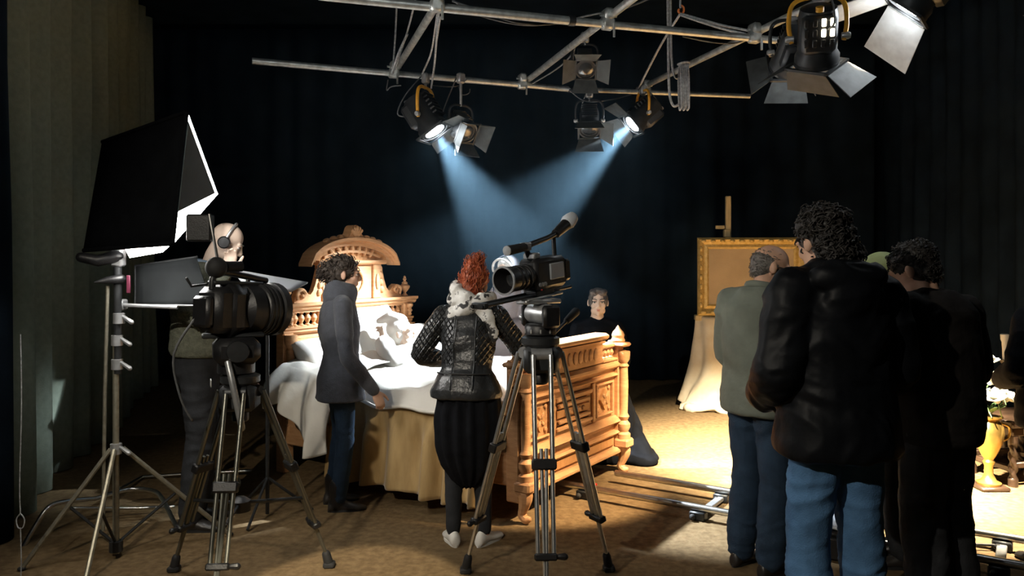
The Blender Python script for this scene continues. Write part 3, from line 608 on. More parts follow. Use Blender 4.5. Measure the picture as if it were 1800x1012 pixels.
# ---- footboard (outer face at y = -0.0, facing -y)
def ff(y): return -y
bx('footboard_core', (0.06, 0.0, 0.16), (BW - 0.06, 0.05, 0.856))
for x in (0.03, BW - 0.03):
    bx('footboard_post', (x - 0.045, -0.035, 0.13), (x + 0.045, 0.06, 1.0), c=0.008)
    bpart('turned_column', MB().lathe([(0.052, 0.26), (0.052, 0.30), (0.034, 0.315), (0.05, 0.35), (0.05, 0.375), (0.03, 0.40), (0.044, 0.43), (0.03, 0.455), (0.033, 0.52), (0.036, 0.66), (0.032, 0.80), (0.042, 0.81), (0.028, 0.83), (0.046, 0.86), (0.05, 0.90), (0.05, 0.92)], 16, o=(x, -0.055, 0)))
    bx('column_base', (x - 0.06, -0.115, 0.20), (x + 0.06, 0.0, 0.265), c=0.012)
    bx('post_cap', (x - 0.07, -0.09, 0.955), (x + 0.07, 0.08, 0.985), c=0.012)
    bpart('post_finial', MB().lathe([(0.05, 0.985), (0.055, 1.0), (0.045, 1.02), (0.05, 1.04), (0.04, 1.065), (0.02, 1.085), (0.012, 1.10), (0.003, 1.112)], 14, o=(x, -0.01, 0)))
    bpart('post_drop', MB().lathe([(0.004, 0.80), (0.02, 0.815), (0.012, 0.83), (0.028, 0.85), (0.014, 0.87), (0.03, 0.89), (0.03, 0.92)], 12, o=(x + (0.06 if x > 1 else -0.06), -0.01, 0)))
    s = 1 if x > 0.7 else -1
    # scrolled cabriole foot
    bpart('scroll_foot', MB().tube(spline([(x, -0.03, 0.22), (x + s * 0.01, -0.06, 0.17), (x + s * 0.005, -0.045, 0.10), (x, -0.03, 0.055), (x, -0.055, 0.03), (x, -0.075, 0.032)], 4), [0.055, 0.055, 0.052, 0.05, 0.047, 0.044, 0.04, 0.036, 0.033, 0.030, 0.028, 0.027, 0.027, 0.028, 0.028, 0.029, 0.030, 0.029, 0.027, 0.024, 0.02], 10, 'round'))
# crest rail and balustrade windows
bx('crest_block', (0.30, -0.02, 0.855), (BW - 0.30, 0.055, 1.03), c=0.008)
moulding('crest_cap', 0.27, BW - 0.27, [(0.08, 1.03), (-0.04, 1.03), (-0.055, 1.045), (-0.055, 1.06), (-0.03, 1.075), (0.06, 1.075)])
moulding('crest_bead', 0.29, BW - 0.29, [(0.06, 1.005), (-0.035, 1.005), (-0.035, 1.02), (0.06, 1.02)])
for x0, x1 in ((0.06, 0.30), (BW - 0.30, BW - 0.06)):
    bx('baluster_rail', (x0, -0.015, 0.955), (x1, 0.05, 0.985), c=0.008)
    bx('baluster_sill', (x0 - 0.01, -0.03, 0.855), (x1 + 0.01, 0.06, 0.875), c=0.006)
    for k in range(4): baluster(x0 + 0.035 + k * 0.056, 0.0175, 0.875, 0.08, 0.95)
for k in range(9):
    x = 0.72 + (k - 4) * 0.075; bpart('carved_gadroon', MB().ell((x, -0.022, 0.935), (0.03, 0.012, 0.045), 10, 6, Euler((0, (k - 4) * 0.08, 0))))
moulding('frieze_moulding', 0.05, BW - 0.05, [(0.02, 0.80), (-0.03, 0.80), (-0.045, 0.815), (-0.045, 0.83), (-0.02, 0.85), (0.02, 0.85)])
moulding('panel_moulding', 0.05, BW - 0.05, [(0.02, 0.735), (-0.02, 0.735), (-0.032, 0.745), (-0.02, 0.76), (0.02, 0.76)])
moulding('waist_moulding', 0.05, BW - 0.05, [(0.02, 0.385), (-0.03, 0.385), (-0.05, 0.40), (-0.03, 0.425), (-0.015, 0.44), (0.02, 0.44)])
moulding('base_moulding', 0.05, BW - 0.05, [(0.02, 0.30), (-0.03, 0.30), (-0.045, 0.315), (-0.03, 0.33), (0.02, 0.33)])
moulding('plinth_moulding', 0.05, BW - 0.05, [(0.02, 0.155), (-0.035, 0.155), (-0.055, 0.17), (-0.055, 0.185), (-0.03, 0.205), (0.02, 0.205)])
bx('lower_panel', (0.11, -0.018, 0.22), (BW - 0.11, 0.0, 0.29), M_OAKDARK, 0.008)
for x0, x1 in ((0.13, 0.40), (BW - 0.40, BW - 0.13)):
    for a in ((x0, 0.47, x1, 0.485), (x0, 0.695, x1, 0.71)): bx('panel_frame', (a[0], -0.025, a[1]), (a[2], 0.0, a[3]), c=0.005)
    for a in ((x0, x0 + 0.015), (x1 - 0.015, x1)): bx('panel_frame', (a[0], -0.025, 0.47), (a[1], 0.0, 0.71), c=0.005)
    c = (x0 + x1) / 2
    bpart('diamond_boss', MB().prism([(c - 0.07, 0.59), (c, 0.51), (c + 0.07, 0.59), (c, 0.67)], -0.02, 0.0), M_OAKDARK)
    for k in range(4):
        a = PI / 4 + k * PI / 2; bpart('carved_leaf', MB().ell((c + 0.03 * math.cos(a), -0.022, 0.59 + 0.035 * math.sin(a)), (0.026, 0.01, 0.014), 8, 6, Euler((0, -a, 0))))
    for q in ((-1, -1), (1, -1), (-1, 1), (1, 1)): bpart('corner_boss', MB().ell((c + q[0] * 0.085, -0.006, 0.59 + q[1] * 0.075), (0.018, 0.01, 0.018), 8, 6))
for z0, z1, dx in ((0.47, 0.50, 0.0), (0.515, 0.545, 0.03), (0.62, 0.65, 0.03), (0.665, 0.70, 0.0)): bx('centre_relief_bar', (0.47 + dx, -0.028, z0), (BW - 0.47 - dx, 0.0, z1), c=0.008)
bx('centre_relief_panel', (0.49, -0.015, 0.555), (BW - 0.49, 0.0, 0.61), M_OAKDARK, 0.006)
for k in range(5): bpart('carved_leaf', MB().ell((0.60 + k * 0.06, -0.018, 0.582), (0.024, 0.012, 0.018), 8, 6))
for x in (0.435, BW - 0.435): bx('panel_stile', (x - 0.02, -0.022, 0.45), (x + 0.02, 0.0, 0.73), c=0.006)
# side rails, slats, head legs
for x in (0.0, BW - 0.04): bx('side_rail', (x, 0.04, 0.22), (x + 0.04, BL, 0.42), c=0.008)
for k in range(9): bx('slat', (0.04, 0.15 + k * 0.22, 0.30), (BW - 0.04, 0.25 + k * 0.22, 0.32), M_OAKDARK, 0.003)

# ------------------------------------------------------------------ bedding
def bedobj(name, label, cat, mb, m, sm=180, solid=0.0):
    o = mb.build(name, m, None, sm, solid); o.location = BO; o.rotation_euler = (0, 0, BR); return tag(o, label, cat)
mt = MB().cbox((0.045, 0.09, 0.325), (BW - 0.045, BL - 0.06, 0.56), 0.05); bedobj('mattress', 'thick pale mattress lying in the carved bed', 'mattress', mt, M_LINEN, 40)
def sstep(a, b, x): t = min(1, max(0, (x - a) / (b - a))); return t * t * (3 - 2 * t)
# gold coverlet hanging over the near side of the bed, over the foot half
def cov(u, v):
    y = 0.14 + 1.36 * u; s = v * 1.35                       # s: arc length across: from the bed's middle over the near edge and down
    fl = math.sin(y * 27 + 2.2 * n1(y * 3)) * 0.55 + 0.5 * n1(y * 11, 3.3)
    top = 0.665 + 0.02 * math.exp(-((y - 0.9) / 0.5) ** 2)
    if s < 0.62: x = 0.62 - s; z = top - 0.05 + 0.004 * n1(x * 9, y * 9) + 0.05 * sstep(0.45, 0.62, s)
    elif s < 0.75:
        t = (s - 0.62) / 0.13; x = -0.085 * math.sin(t * PI / 2); z = top - 0.085 * (1 - math.cos(t * PI / 2))
    else:
        h = s - 0.75; x = -0.085 - 0.10 * h + fl * 0.085 * min(1, h * 5); z = top - 0.085 - h * (top - 0.085 - 0.10) / 0.60
        if v >= 0.999: z += 0.01 * n1(y * 12)
    return (x, y, max(z, 0.02))
bedobj('coverlet', 'gold brown coverlet hanging in folds over the near side of the bed', 'coverlet', MB().grid(cov, 90, 50), M_GOLDCLOTH, 180, 0.006)
# white duvet, heaped over the legs of the patient
def duv(u, v):
    x = -0.10 + 1.62 * u; y = 0.12 + 1.55 * v
    z = 0.76 + 0.16 * math.exp(-((x - 0.78) / 0.30) ** 2) * (0.45 + 0.55 * v) + 0.035 * n1(x * 4, y * 4) + 0.018 * n1(x * 10, y * 7, 2)
    z += 0.03 * (1 - abs(n1(x * 3 + y * 2, y * 3 - x, 8)) * 2)
    z = max(z, 0.735) - (0.13 + 0.02 * math.sin(y * 14)) * sstep(0.03, -0.10, x) - 0.34 * sstep(1.34, 1.52, x)
    z -= 0.03 * sstep(0.2, 0.02, v)
    x -= 0.03 * sstep(0.3, -0.1, x)
    return (x, y, z)
bedobj('duvet', 'white duvet heaped over the legs of the person in bed', 'duvet', MB().grid(duv, 90, 80), M_LINEN, 180, 0.02)
# creamy sheet spilling over the near head corner of the bed
def shee(u, v):
    y = 1.40 + 0.62 * u; s = v
    fl = 0.5 * math.sin(u * 17 + 2.2 * v + 2 * n1(u * 4, v * 2)) + 0.5 * n1(u * 7, v * 3, 4)
    if s < 0.4: t = s / 0.4; x = 0.50 - 0.56 * t; z = 0.88 - 0.04 * t * t + 0.03 * n1(u * 5, v * 5) - 0.10 * (1 - u) * t
    else:
        t = (s - 0.4) / 0.6; x = -0.06 - 0.17 * math.sin(t * PI * 0.55) - 0.07 * t + 0.085 * fl * t; z = 0.84 - 0.10 * (1 - u) - (0.40 + 0.10 * math.sin(u * 6.0 + 0.6) - 0.10 * u) * t ** 1.25
    return (x, y, z)
bedobj('bed_sheet', 'creamy white sheet spilling over the bed corner by the headboard', 'sheet', MB().grid(shee, 60, 50), M_LINEN, 180, 0.008)
def pillow(label, x, y, z, w, h, t, rx, rz, ry=0.0):
    def fn(u, v, sg):
        a, b = u * 2 - 1, v * 2 - 1; k = max(0, (1 - a ** 4) * (1 - b ** 4)) ** 0.5
        pin = 1 - 0.06 * (1 - abs(a)) * 0 - 0.07 * (1 - a * a) * (b * b) - 0.07 * (1 - b * b) * a * a
        return (a * w / 2 * pin, b * h / 2 * pin, sg * (t / 2 * k * (1 + 0.12 * n1(a * 3 + x, b * 3, sg))))
    mb = MB(); mb.m = Matrix.Translation((x, y, z)) @ Euler((rx, ry, rz)).to_matrix().to_4x4()
    mb.grid(lambda u, v: fn(u, v, 1), 22, 16); mb.grid(lambda u, v: fn(u, v, -1), 22, 16)
    me = mb.mesh(label[:5]); bm = bmesh.new(); bm.from_mesh(me); bmesh.ops.remove_doubles(bm, verts=bm.verts, dist=0.0008); bmesh.ops.recalc_face_normals(bm, faces=bm.faces); bm.to_mesh(me); bm.free()
    o = put('pillow', me, M_PILLOW, None, 180); o.location = BO; o.rotation_euler = (0, 0, BR); o.data.name = 'pillow'
    return tag(o, label, 'pillow', 'bed pillows')
pillow('big white pillow on the near side of the headboard', 0.34, 1.90, 0.80, 0.66, 0.50, 0.20, R(52), 0.06)
pillow('big white pillow behind the head of the person in bed', 0.80, 1.95, 0.96, 0.70, 0.58, 0.22, R(62), 0.0)
pillow('white pillow on the far side of the headboard', 1.22, 1.84, 0.86, 0.52, 0.46, 0.18, R(48), -0.12)
pillow('white bolster pillow lying low under the back of the patient', 0.80, 1.72, 0.70, 0.80, 0.40, 0.18, R(12), 0.0)
# ================================================================== camera tripods
def tripod(label, loc, rotz, crown, spread, tubem, dark=False):
    t = thing('camera_tripod', label, 'tripod', loc, rotz, 'camera tripods')
    cm = M_BLKMETAL
    c = MB(); c.lathe([(0.075, crown - 0.02), (0.095, crown), (0.095, crown + 0.03), (0.07, crown + 0.04)], 20)
    c.cbox((-0.085, -0.08, crown - 0.14), (0.085, 0.075, crown - 0.01), 0.02); c.build('crown', cm, t)
    MB().lathe([(0.03, crown - 0.20), (0.042, crown - 0.19), (0.042, crown - 0.15), (0.03, crown - 0.13)], 14).build('bowl_clamp', M_BLKPLASTIC, t)
    for k in range(3):
        a = -PI / 2 + k * 2 * PI / 3; e = Vector((math.cos(a), math.sin(a), 0)); w = Vector((-e.y, e.x, 0))
        top = e * 0.10 + Vector((0, 0, crown - 0.045)); foot = e * spread + Vector((0, 0, 0.03)); ax = foot - top
        leg = MB(); leg.m = Matrix.Identity(4)
        leg.tube([top + w * 0.05 - e * 0.03, top - w * 0.05 - e * 0.03], 0.03, 10)
        lp = leg.build('leg_hinge', M_GREYMETAL if not dark else cm, t)
        p1, p2, p3 = top + ax * 0.43, top + ax * 0.77, top + ax * 0.985
        for sg in (-1, 1):
            MB().tube([top + w * sg * 0.042, p1 + w * sg * 0.040], 0.0115, 10).build('upper_tube', tubem, lp)
            MB().tube([p1 + w * sg * 0.038 - ax * 0.02, p2 + w * sg * 0.036], 0.0105, 10).build('middle_tube', tubem, lp)
        MB().tube([p1 + w * 0.012 - ax * 0.06, p3], 0.009, 8).build('lower_tube', tubem, lp)
        MB().tube([p1 - w * 0.012 - ax * 0.06, p3 - w * 0.004], 0.009, 8).build('lower_tube', tubem, lp)
        def collar(p, wd, h, m, nm):
            mb = MB(); zax = ax.normalized(); xax = w; yax = zax.cross(xax)
            mb.m = Matrix.Translation(p) @ Matrix((xax, yax, zax)).transposed().to_4x4()
            mb.cbox((-wd, -0.022, -h), (wd, 0.022, h), 0.007); return mb.build(nm, m, lp)
        collar(p1, 0.058, 0.025, M_BLKPLASTIC, 'leg_lock'); collar(p2, 0.052, 0.016, M_BLKPLASTIC, 'leg_lock')
        MB().tube([p2 + w * 0.055 + ax * 0.0, p2 + w * 0.085], [0.012, 0.016], 8, 'round').build('lock_knob', M_BLKPLASTIC, lp)
        fo = MB(); fo.tube([p3 - ax * 0.03, foot - Vector((0, 0, 0.02))], [0.022, 0.026], 10, 'round'); fo.cbox(foot + Vector((-0.03, -0.03, -0.03)), foot + Vector((0.03, 0.03, 0.0)), 0.008)
        fo.build('rubber_foot', M_RUBBER, lp)
        if dark: MB().tube([Vector((0, 0, 0.42)), top.lerp(foot, 0.62)], 0.009, 8).build('spreader_arm', M_BLKMETAL, t)
    if dark: MB().lathe([(0.02, 0.37), (0.05, 0.38), (0.05, 0.43), (0.02, 0.45)], 14).build('spreader_hub', M_BLKPLASTIC, t)
    return t
TC = Vector((0.14, 3.96, 0)); CR = 1.21
tp = tripod('silver camera tripod in the centre in front of the footboard', TC, R(2), CR, 0.43, M_ALU)
# fluid head
fh = thing('fluid_head', 'grey and black fluid head on the central silver tripod', 'tripod head', TC + Vector((0, 0, CR + 0.041)), R(125))
MB().lathe([(0.06, 0), (0.078, 0.005), (0.078, 0.045), (0.07, 0.055), (0.05, 0.06)], 24).build('pan_base', M_BLKPLASTIC, fh)
for k in range(10):
    a = 2 * PI * k / 10; MB().cbox((0.076 * math.cos(a) - 0.004, 0.076 * math.sin(a) - 0.004, 0.012), (0.076 * math.cos(a) + 0.004, 0.076 * math.sin(a) + 0.004, 0.032), 0.001).build('drag_mark', M_PAPER, fh)
MB().lathe([(0.001, -0.075), (0.048, -0.072), (0.05, -0.06), (0.05, 0.06), (0.048, 0.072), (0.001, 0.075)], 22, o=(0, 0, 0.105), axis='x').build('tilt_drum', M_GREYMETAL, fh)
for sx in (-1, 1): MB().cbox((sx * 0.085 - 0.018, -0.05, 0.04), (sx * 0.085 + 0.018, 0.05, 0.15), 0.012).build('side_cheek', M_BLKPLASTIC, fh)
MB().cbox((-0.045, -0.10, 0.155), (0.045, 0.12, 0.178), 0.006).build('sliding_plate', M_GREYMETAL, fh)
fhi = fh.matrix_basis.inverted(); g0, g1, g2 = (fhi @ at(975, 585, 4.0), fhi @ at(1000, 560, 4.2), fhi @ at(1012, 548, 4.32))
MB().tube([g0, g1], 0.009, 8).build('pan_handle', M_BLKMETAL, fh)
MB().tube([g0.lerp(g1, 0.85), g2], [0.018, 0.024], 10, 'round').build('handle_grip', M_RUBBER, fh)
MB().lathe([(0.001, 0.104), (0.018, 0.106), (0.018, 0.13), (0.001, 0.132)], 10, o=(0, 0.02, 0.08), axis='x').build('lock_knob', M_GREYMETAL, fh)

def video_camera(name, label, loc, rotz, roll=0.0):
    c = thing(name, label, 'camera', loc, rotz)
    b = MB(); b.cbox((-0.06, -0.19, 0.03), (0.06, 0.06, 0.185), 0.018); b.cbox((-0.05, -0.24, 0.05), (0.05, -0.18, 0.16), 0.012); b.build('body', M_BLKPLASTIC, c)
    ln = MB().lathe([(0.05, 0.05), (0.056, 0.06), (0.056, 0.10), (0.05, 0.105), (0.058, 0.11), (0.058, 0.15), (0.052, 0.155), (0.052, 0.165), (0.060, 0.17), (0.066, 0.235), (0.068, 0.24), (0.060, 0.24), (0.040, 0.17), (0.026, 0.165)], 28, o=(0, 0, 0.105), axis='y').build('lens_barrel', M_BLKPLASTIC, c)
    MB().lathe([(0.0, 0.172), (0.02, 0.171), (0.034, 0.166), (0.034, 0.160)], 20, o=(0, 0, 0.105), axis='y').build('front_glass', M_LENSOFF, ln)
    for yy in (0.085, 0.13, 0.16): MB().lathe([(0.057, yy - 0.006), (0.0615, yy - 0.005), (0.0615, yy + 0.005), (0.057, yy + 0.006)], 28, o=(0, 0, 0.105), axis='y').build('focus_ring', M_RUBBER, ln)
    MB().lathe([(0.061, 0.232), (0.0695, 0.234), (0.0695, 0.242), (0.061, 0.242), (0.061, 0.232)], 28, o=(0, 0, 0.105), axis='y').build('hood_rim', M_GREYMETAL, ln)
    # handle with microphone at the front, eyepiece at the back
    h = MB(); h.tube(spline([(0, 0.03, 0.18), (0, 0.05, 0.235), (0, 0.02, 0.255), (0, -0.12, 0.275), (0, -0.22, 0.30)], 5), 0.014, 10); h.tube([(0, -0.17, 0.28), (0, -0.17, 0.18)], 0.012, 8)
    hb = h.build('handle', M_BLKPLASTIC, c)
    mc = MB().tube([(-0.02, 0.09, 0.25), (-0.02, 0.22, 0.245)], [0.021, 0.024], 14).build('microphone', M_RUBBER, c)
    MB().lathe([(0.0, 0.222), (0.024, 0.221), (0.024, 0.226), (0.0, 0.228)], 14, o=(-0.02, 0, 0.245), axis='y').build('microphone_cap', M_GREYMETAL, mc)
    MB().cbox((-0.035, 0.05, 0.23), (0.012, 0.10, 0.27), 0.006).build('microphone_clip', M_GREYMETAL, c)
    vf = MB().tube([(0, -0.19, 0.29), (0, -0.27, 0.325), (0, -0.31, 0.345)], [0.024, 0.03, 0.034], 14).build('viewfinder', M_BLKPLASTIC, c)
    MB().tube([(0, -0.305, 0.343), (0, -0.335, 0.358)], [0.04, 0.036], 14, 'round').build('eyecup', M_WHITEBOARD, vf)
    MB().cbox((-0.072, -0.15, 0.075), (-0.060, -0.04, 0.155), 0.003).build('side_screen', M_SCREEN, c)
    for k in range(3): MB().lathe([(0.001, -0.008), (0.010, -0.007), (0.010, 0), (0.001, 0.001)], 10, o=(-0.06, 0.0 + 0.02 * k, 0.06), axis='x').build('dial', M_GREYMETAL, c)
    MB().ell((-0.066, 0.035, 0.035), (0.004, 0.004, 0.004), 8, 6).build('record_light', M_RED, c)
    MB().cbox((-0.045, 0.0, 0.185), (0.03, 0.05, 0.215), 0.006).build('lens_control', M_GREYMETAL, c)
    for sx in (-0.03, 0.03): MB().tube([(sx, -0.25, 0.012), (sx, 0.44, 0.012)], 0.0085, 10).build('support_rod', M_BLKMETAL, c)
    MB().cbox((-0.05, -0.16, -0.012), (0.05, 0.12, 0.0), 0.004).build('base_plate', M_GREYMETAL, c)
    MB().cbox((-0.042, 0.40, -0.002), (0.042, 0.43, 0.026), 0.004).build('rod_bridge', M_BLKMETAL, c)
    MB().cbox((-0.04, -0.1, -0.001), (0.04, 0.05, 0.031), 0.004).build('riser_block', M_BLKMETAL, c)
    return c
video_camera('video_camera', 'black video camera with top microphone on the central tripod', TC + Vector((-0.02, 0.02, CR + 0.041 + 0.193)), R(140)).rotation_euler = (R(-6), 0, R(140))

# ------------------------------------------------------------------ left camera and tripod
TL = Vector((-1.345, 3.98, 0)); CL = 1.02
tripod('dark camera tripod with low spreader on the left', TL, R(4), CL, 0.46, mat('dark_tube', (0.20, 0.20, 0.17), 0.38, metal=0.85, noise=0.1), True)
fh2 = thing('fluid_head', 'bulky black fluid head on the left dark tripod', 'tripod head', TL + Vector((-0.02, 0, CL + 0.041)), R(-68))
MB().lathe([(0.07, 0), (0.09, 0.005), (0.09, 0.06), (0.07, 0.07)], 24).build('pan_base', M_BLKPLASTIC, fh2)
MB().cbox((-0.115, -0.11, 0.05), (0.115, 0.11, 0.18), 0.035).build('tilt_housing', M_BLKPLASTIC, fh2)
for sx in (-1, 1): MB().lathe([(0.001, -0.02), (0.05, -0.018), (0.055, 0), (0.05, 0.018), (0.001, 0.02)], 18, o=(sx * 0.125, 0, 0.12), axis='x').build('drag_dial', M_BLKMETAL, fh2)
MB().cbox((-0.05, -0.16, 0.178), (0.05, 0.13, 0.199), 0.006).build('sliding_plate', M_BLKMETAL, fh2)
MB().tube(spline([(0.08, -0.05, 0.10), (0.13, -0.02, -0.05), (0.12, 0.02, -0.25)], 5), 0.016, 10, 'round').build('pan_handle', M_GREYMETAL, fh2)
MB().cbox((-0.03, -0.1205, -0.06), (0.03, -0.1145, -0.025), 0.002).build('maker_plate', M_PAPER, fh2)
vc = thing('shoulder_camera', 'big black shoulder camera with fat lens on the left tripod', 'camera', TL + Vector((-0.02, 0, CL + 0.041 + 0.20)), R(-30)); vc.rotation_euler = (R(-3), 0, R(-30)); vc.location.x -= 0.03; vci = vc.matrix_basis.inverted()
b = MB(); b.cbox((-0.085, -0.15, 0.0), (0.085, 0.08, 0.225), 0.03); b.cbox((-0.10, -0.10, -0.02), (0.10, 0.05, 0.24), 0.05); b.build('body', M_BLKPLASTIC, vc)
ln = MB().lathe([(0.09, 0.02), (0.125, 0.05), (0.13, 0.12), (0.122, 0.125), (0.122, 0.14), (0.130, 0.145), (0.130, 0.22), (0.124, 0.225), (0.124, 0.235), (0.138, 0.24), (0.138, 0.28), (0.12, 0.28), (0.07, 0.25)], 28, o=(0, 0, 0.115), axis='y').build('lens_barrel', M_BLKPLASTIC, vc)
for yy in (0.155, 0.18, 0.205): MB().lathe([(0.129, yy - 0.006), (0.134, yy - 0.005), (0.134, yy + 0.005), (0.129, yy + 0.006)], 28, o=(0, 0, 0.115), axis='y').build('focus_ring', M_RUBBER, ln)
MB().lathe([(0.0, 0.256), (0.03, 0.255), (0.072, 0.25), (0.072, 0.245)], 20, o=(0, 0, 0.115), axis='y').build('front_glass', M_LENSOFF, ln)
hd = MB(); hd.tube(spline([(0, -0.12, 0.21), (0, -0.115, 0.275), (0, -0.06, 0.295), (0, 0.05, 0.285), (0, 0.16, 0.27), (0, 0.22, 0.262)], 5), 0.016, 10); hd.tube([(0, 0.10, 0.28), (0, 0.09, 0.2)], 0.012, 8); hd.build('handle', M_BLKPLASTIC, vc)
MB().cbox((-0.03, -0.13, 0.235), (0.03, 0.18, 0.255), 0.006).build('top_rail', M_BLKMETAL, vc)
MB().ell(vci @ at(380, 470, 3.9), (0.052, 0.052, 0.052), 16, 10).build('eyecup', M_RUBBER, vc)
MB().tube([vci @ at(385, 470, 3.92), vci @ at(425, 468, 4.0)], [0.03, 0.026], 12).build('viewfinder', M_BLKPLASTIC, vc)
mm = MB(); mm.m = vci; a_, b__ = at(326, 424, 3.98), at(378, 377, 4.04); mm.cbox(a_, b__, 0.008); mm.build('monitor', M_BLKPLASTIC, vc)
MB().tube([vci @ at(368, 376, 3.95), vci @ at(374, 410, 3.95), vci @ at(383, 458, 3.95), vci @ at(384, 480, 3.97)], 0.007, 8).build('monitor_stalk', M_CHROME, vc)
MB().tube([(-0.03, -0.13, 0.235), (-0.05, -0.20, 0.225), (-0.06, -0.22, 0.26)], 0.007, 8, 'round').build('rear_hook', M_BLKMETAL, vc)
MB().cbox((-0.06, -0.19, 0.03), (0.06, -0.145, 0.18), 0.014).build('battery', M_BLKPLASTIC, vc)
MB().tube(spline([(-0.03, -0.18, 0.08), (-0.09, -0.25, -0.1), (-0.07, -0.22, -0.3), (-0.05, -0.16, -0.42)], 5), 0.006, 6).build('cable', M_CABLE, vc, 180)
# white bounce board on its own small stand behind the left camera
bb = thing('bounce_board', 'pale bounce board lying on a short stand behind the left camera', 'reflector', at(470, 500, 5.05)); bb.location.z = 0; O = bb.location.copy()
quad('board', [at(408, 474, 4.75), at(541, 497, 5.35), at(512, 512, 4.95), at(430, 500, 4.60)], M_WHITEBOARD, bb, solid=0.012)
MB().tube([(0, 0, 0.02), (0, 0, 1.44)], 0.012, 8).build('pole', M_BLKMETAL, bb)
for k in range(3):
    a = 0.4 + k * 2 * PI / 3; MB().tube([(0, 0, 0.25), (0.28 * math.cos(a), 0.28 * math.sin(a), 0.012)], 0.009, 8).build('leg', M_BLKMETAL, bb)

# ================================================================== dolly track
TD = Vector((0.835, -0.55, 0)); TN = Vector((0.55, 0.835, 0))
t0 = on_floor(978, 866); t0.z = 0
track = thing('dolly_track', 'pair of steel dolly rails with cross ties lying past the footboard', 'dolly track', t0, math.atan2(TD.y, TD.x))
GA = (on_floor(1082, 849) - t0).dot(TN); S2 = (on_floor(1082, 849) - t0).dot(TD)
for y, s0 in ((0.0, 0.0), (GA, S2)):
    MB().tube([(s0, y, 0.075), (3.9, y, 0.075)], 0.022, 12).build('rail', M_CHROME, track)
    for s in (0.22, 1.02, 1.82, 2.62, 3.42):
        if s < s0: continue
        MB().cbox((s - 0.05, y - 0.035, 0.0), (s + 0.05, y + 0.035, 0.055), 0.008).build('rail_chair', M_BLKMETAL, track)
        MB().ell((s - 0.02, y - 0.05, 0.025), (0.02, 0.02, 0.02), 8, 6).build('levelling_knob', M_RUBBER, track)
for s in (1.02, 1.82, 2.62, 3.42): MB().cbox((s - 0.025, 0.02, 0.015), (s + 0.025, GA - 0.02, 0.04), 0.004).build('cross_tie', M_GREYMETAL, track)
MB().tube([(1.82, 0.02, 0.03), (2.62, GA - 0.02, 0.03)], 0.008, 6).build('diagonal_brace', M_BLKMETAL, track)
for p, m, lab in ((on_floor(1034, 856), M_SHOEWH, 'small white scrap on the floor beside the rail end'), (on_floor(1045, 853), M_RED, 'small red scrap on the floor beside the rail end')):
    o = MB().cbox((-0.018, -0.012, 0), (0.018, 0.012, 0.014), 0.004).build('scrap', m); o.location = p; o.rotation_euler = (0, 0, 0.5); tag(o, lab, 'scrap')
# low equipment case seen between the legs on the right, with a bright folded cloth
bxp = on_floor(1452, 965)
ca = thing('equipment_case', 'low black equipment case on the floor between the men', 'case', bxp, R(-33))
MB().cbox((-0.25, -0.17, 0.0), (0.25, 0.17, 0.13), 0.015).build('body', M_BLKPLASTIC, ca); MB().cbox((-0.255, -0.175, 0.13), (0.255, 0.175, 0.16), 0.012).build('lid', M_BLKPLASTIC, ca)
for sx in (-0.15, 0.15): MB().cbox((sx - 0.02, -0.185, 0.11), (sx + 0.02, -0.172, 0.15), 0.003).build('latch', M_CHROME, ca)
o = MB().grid(lambda u, v: (-0.22 + 0.44 * u, -0.15 + 0.30 * v, 0.174 + 0.012 * n1(u * 5, v * 4, 3) + 0.008 * n1(u * 11, v * 9, 1)), 24, 18).build('folded_cloth', M_WHITEBOARD, None, 180, solid=0.012); o.location = bxp; o.rotation_euler = (0, 0, R(-33)); tag(o, 'pale grey cloth folded on the low black case', 'cloth')
# bent chrome tube frame on the floor at left
bf = thing('tube_frame', 'bent chrome tube frame standing low on the floor at left', 'tube frame', on_floor(190, 900)); O = bf.location.copy()
def fr(*pts, r=0.014): MB().tube(spline([Vector(p) - O for p in pts], 5), r, 8, 'round').build('tube', M_CHROME, bf, 180)
fr(at(40, 962, 4.55), at(62, 925, 4.6), at(84, 893, 4.65), at(110, 882, 4.75), at(168, 876, 4.95))
fr(at(168, 876, 4.95), at(225, 860, 5.2), at(268, 862, 5.2), at(286, 878, 5.1), at(310, 926, 4.85))
fr(at(250, 838, 5.9), at(345, 832, 5.95), at(440, 827, 6.0), r=0.012)
fr(at(168, 876, 4.95), at(205, 862, 5.4), at(250, 838, 5.9), r=0.012)
fr(at(120, 893, 4.8), at(225, 893, 5.0), at(305, 890, 5.05), r=0.010)
sd = thing('sandbag', 'grey green sandbag slumped by the left tripod leg', 'sandbag', on_floor(372, 878), 0.5)
m_ = MB(); m_.ell((0, 0, 0.05), (0.16, 0.09, 0.055)); m_.ell((0.1, 0.02, 0.09), (0.09, 0.08, 0.06)); fuse(m_, 'bag', M_SAND, sd, 0.012, 5, folds(0.008, (12, 12, 20)), zcut=0.0)
MB().tube(spline([(-0.06, 0, 0.10), (0, 0, 0.19), (0.06, 0, 0.13)], 5), 0.012, 8).build('strap', M_BLKMETAL, sd)

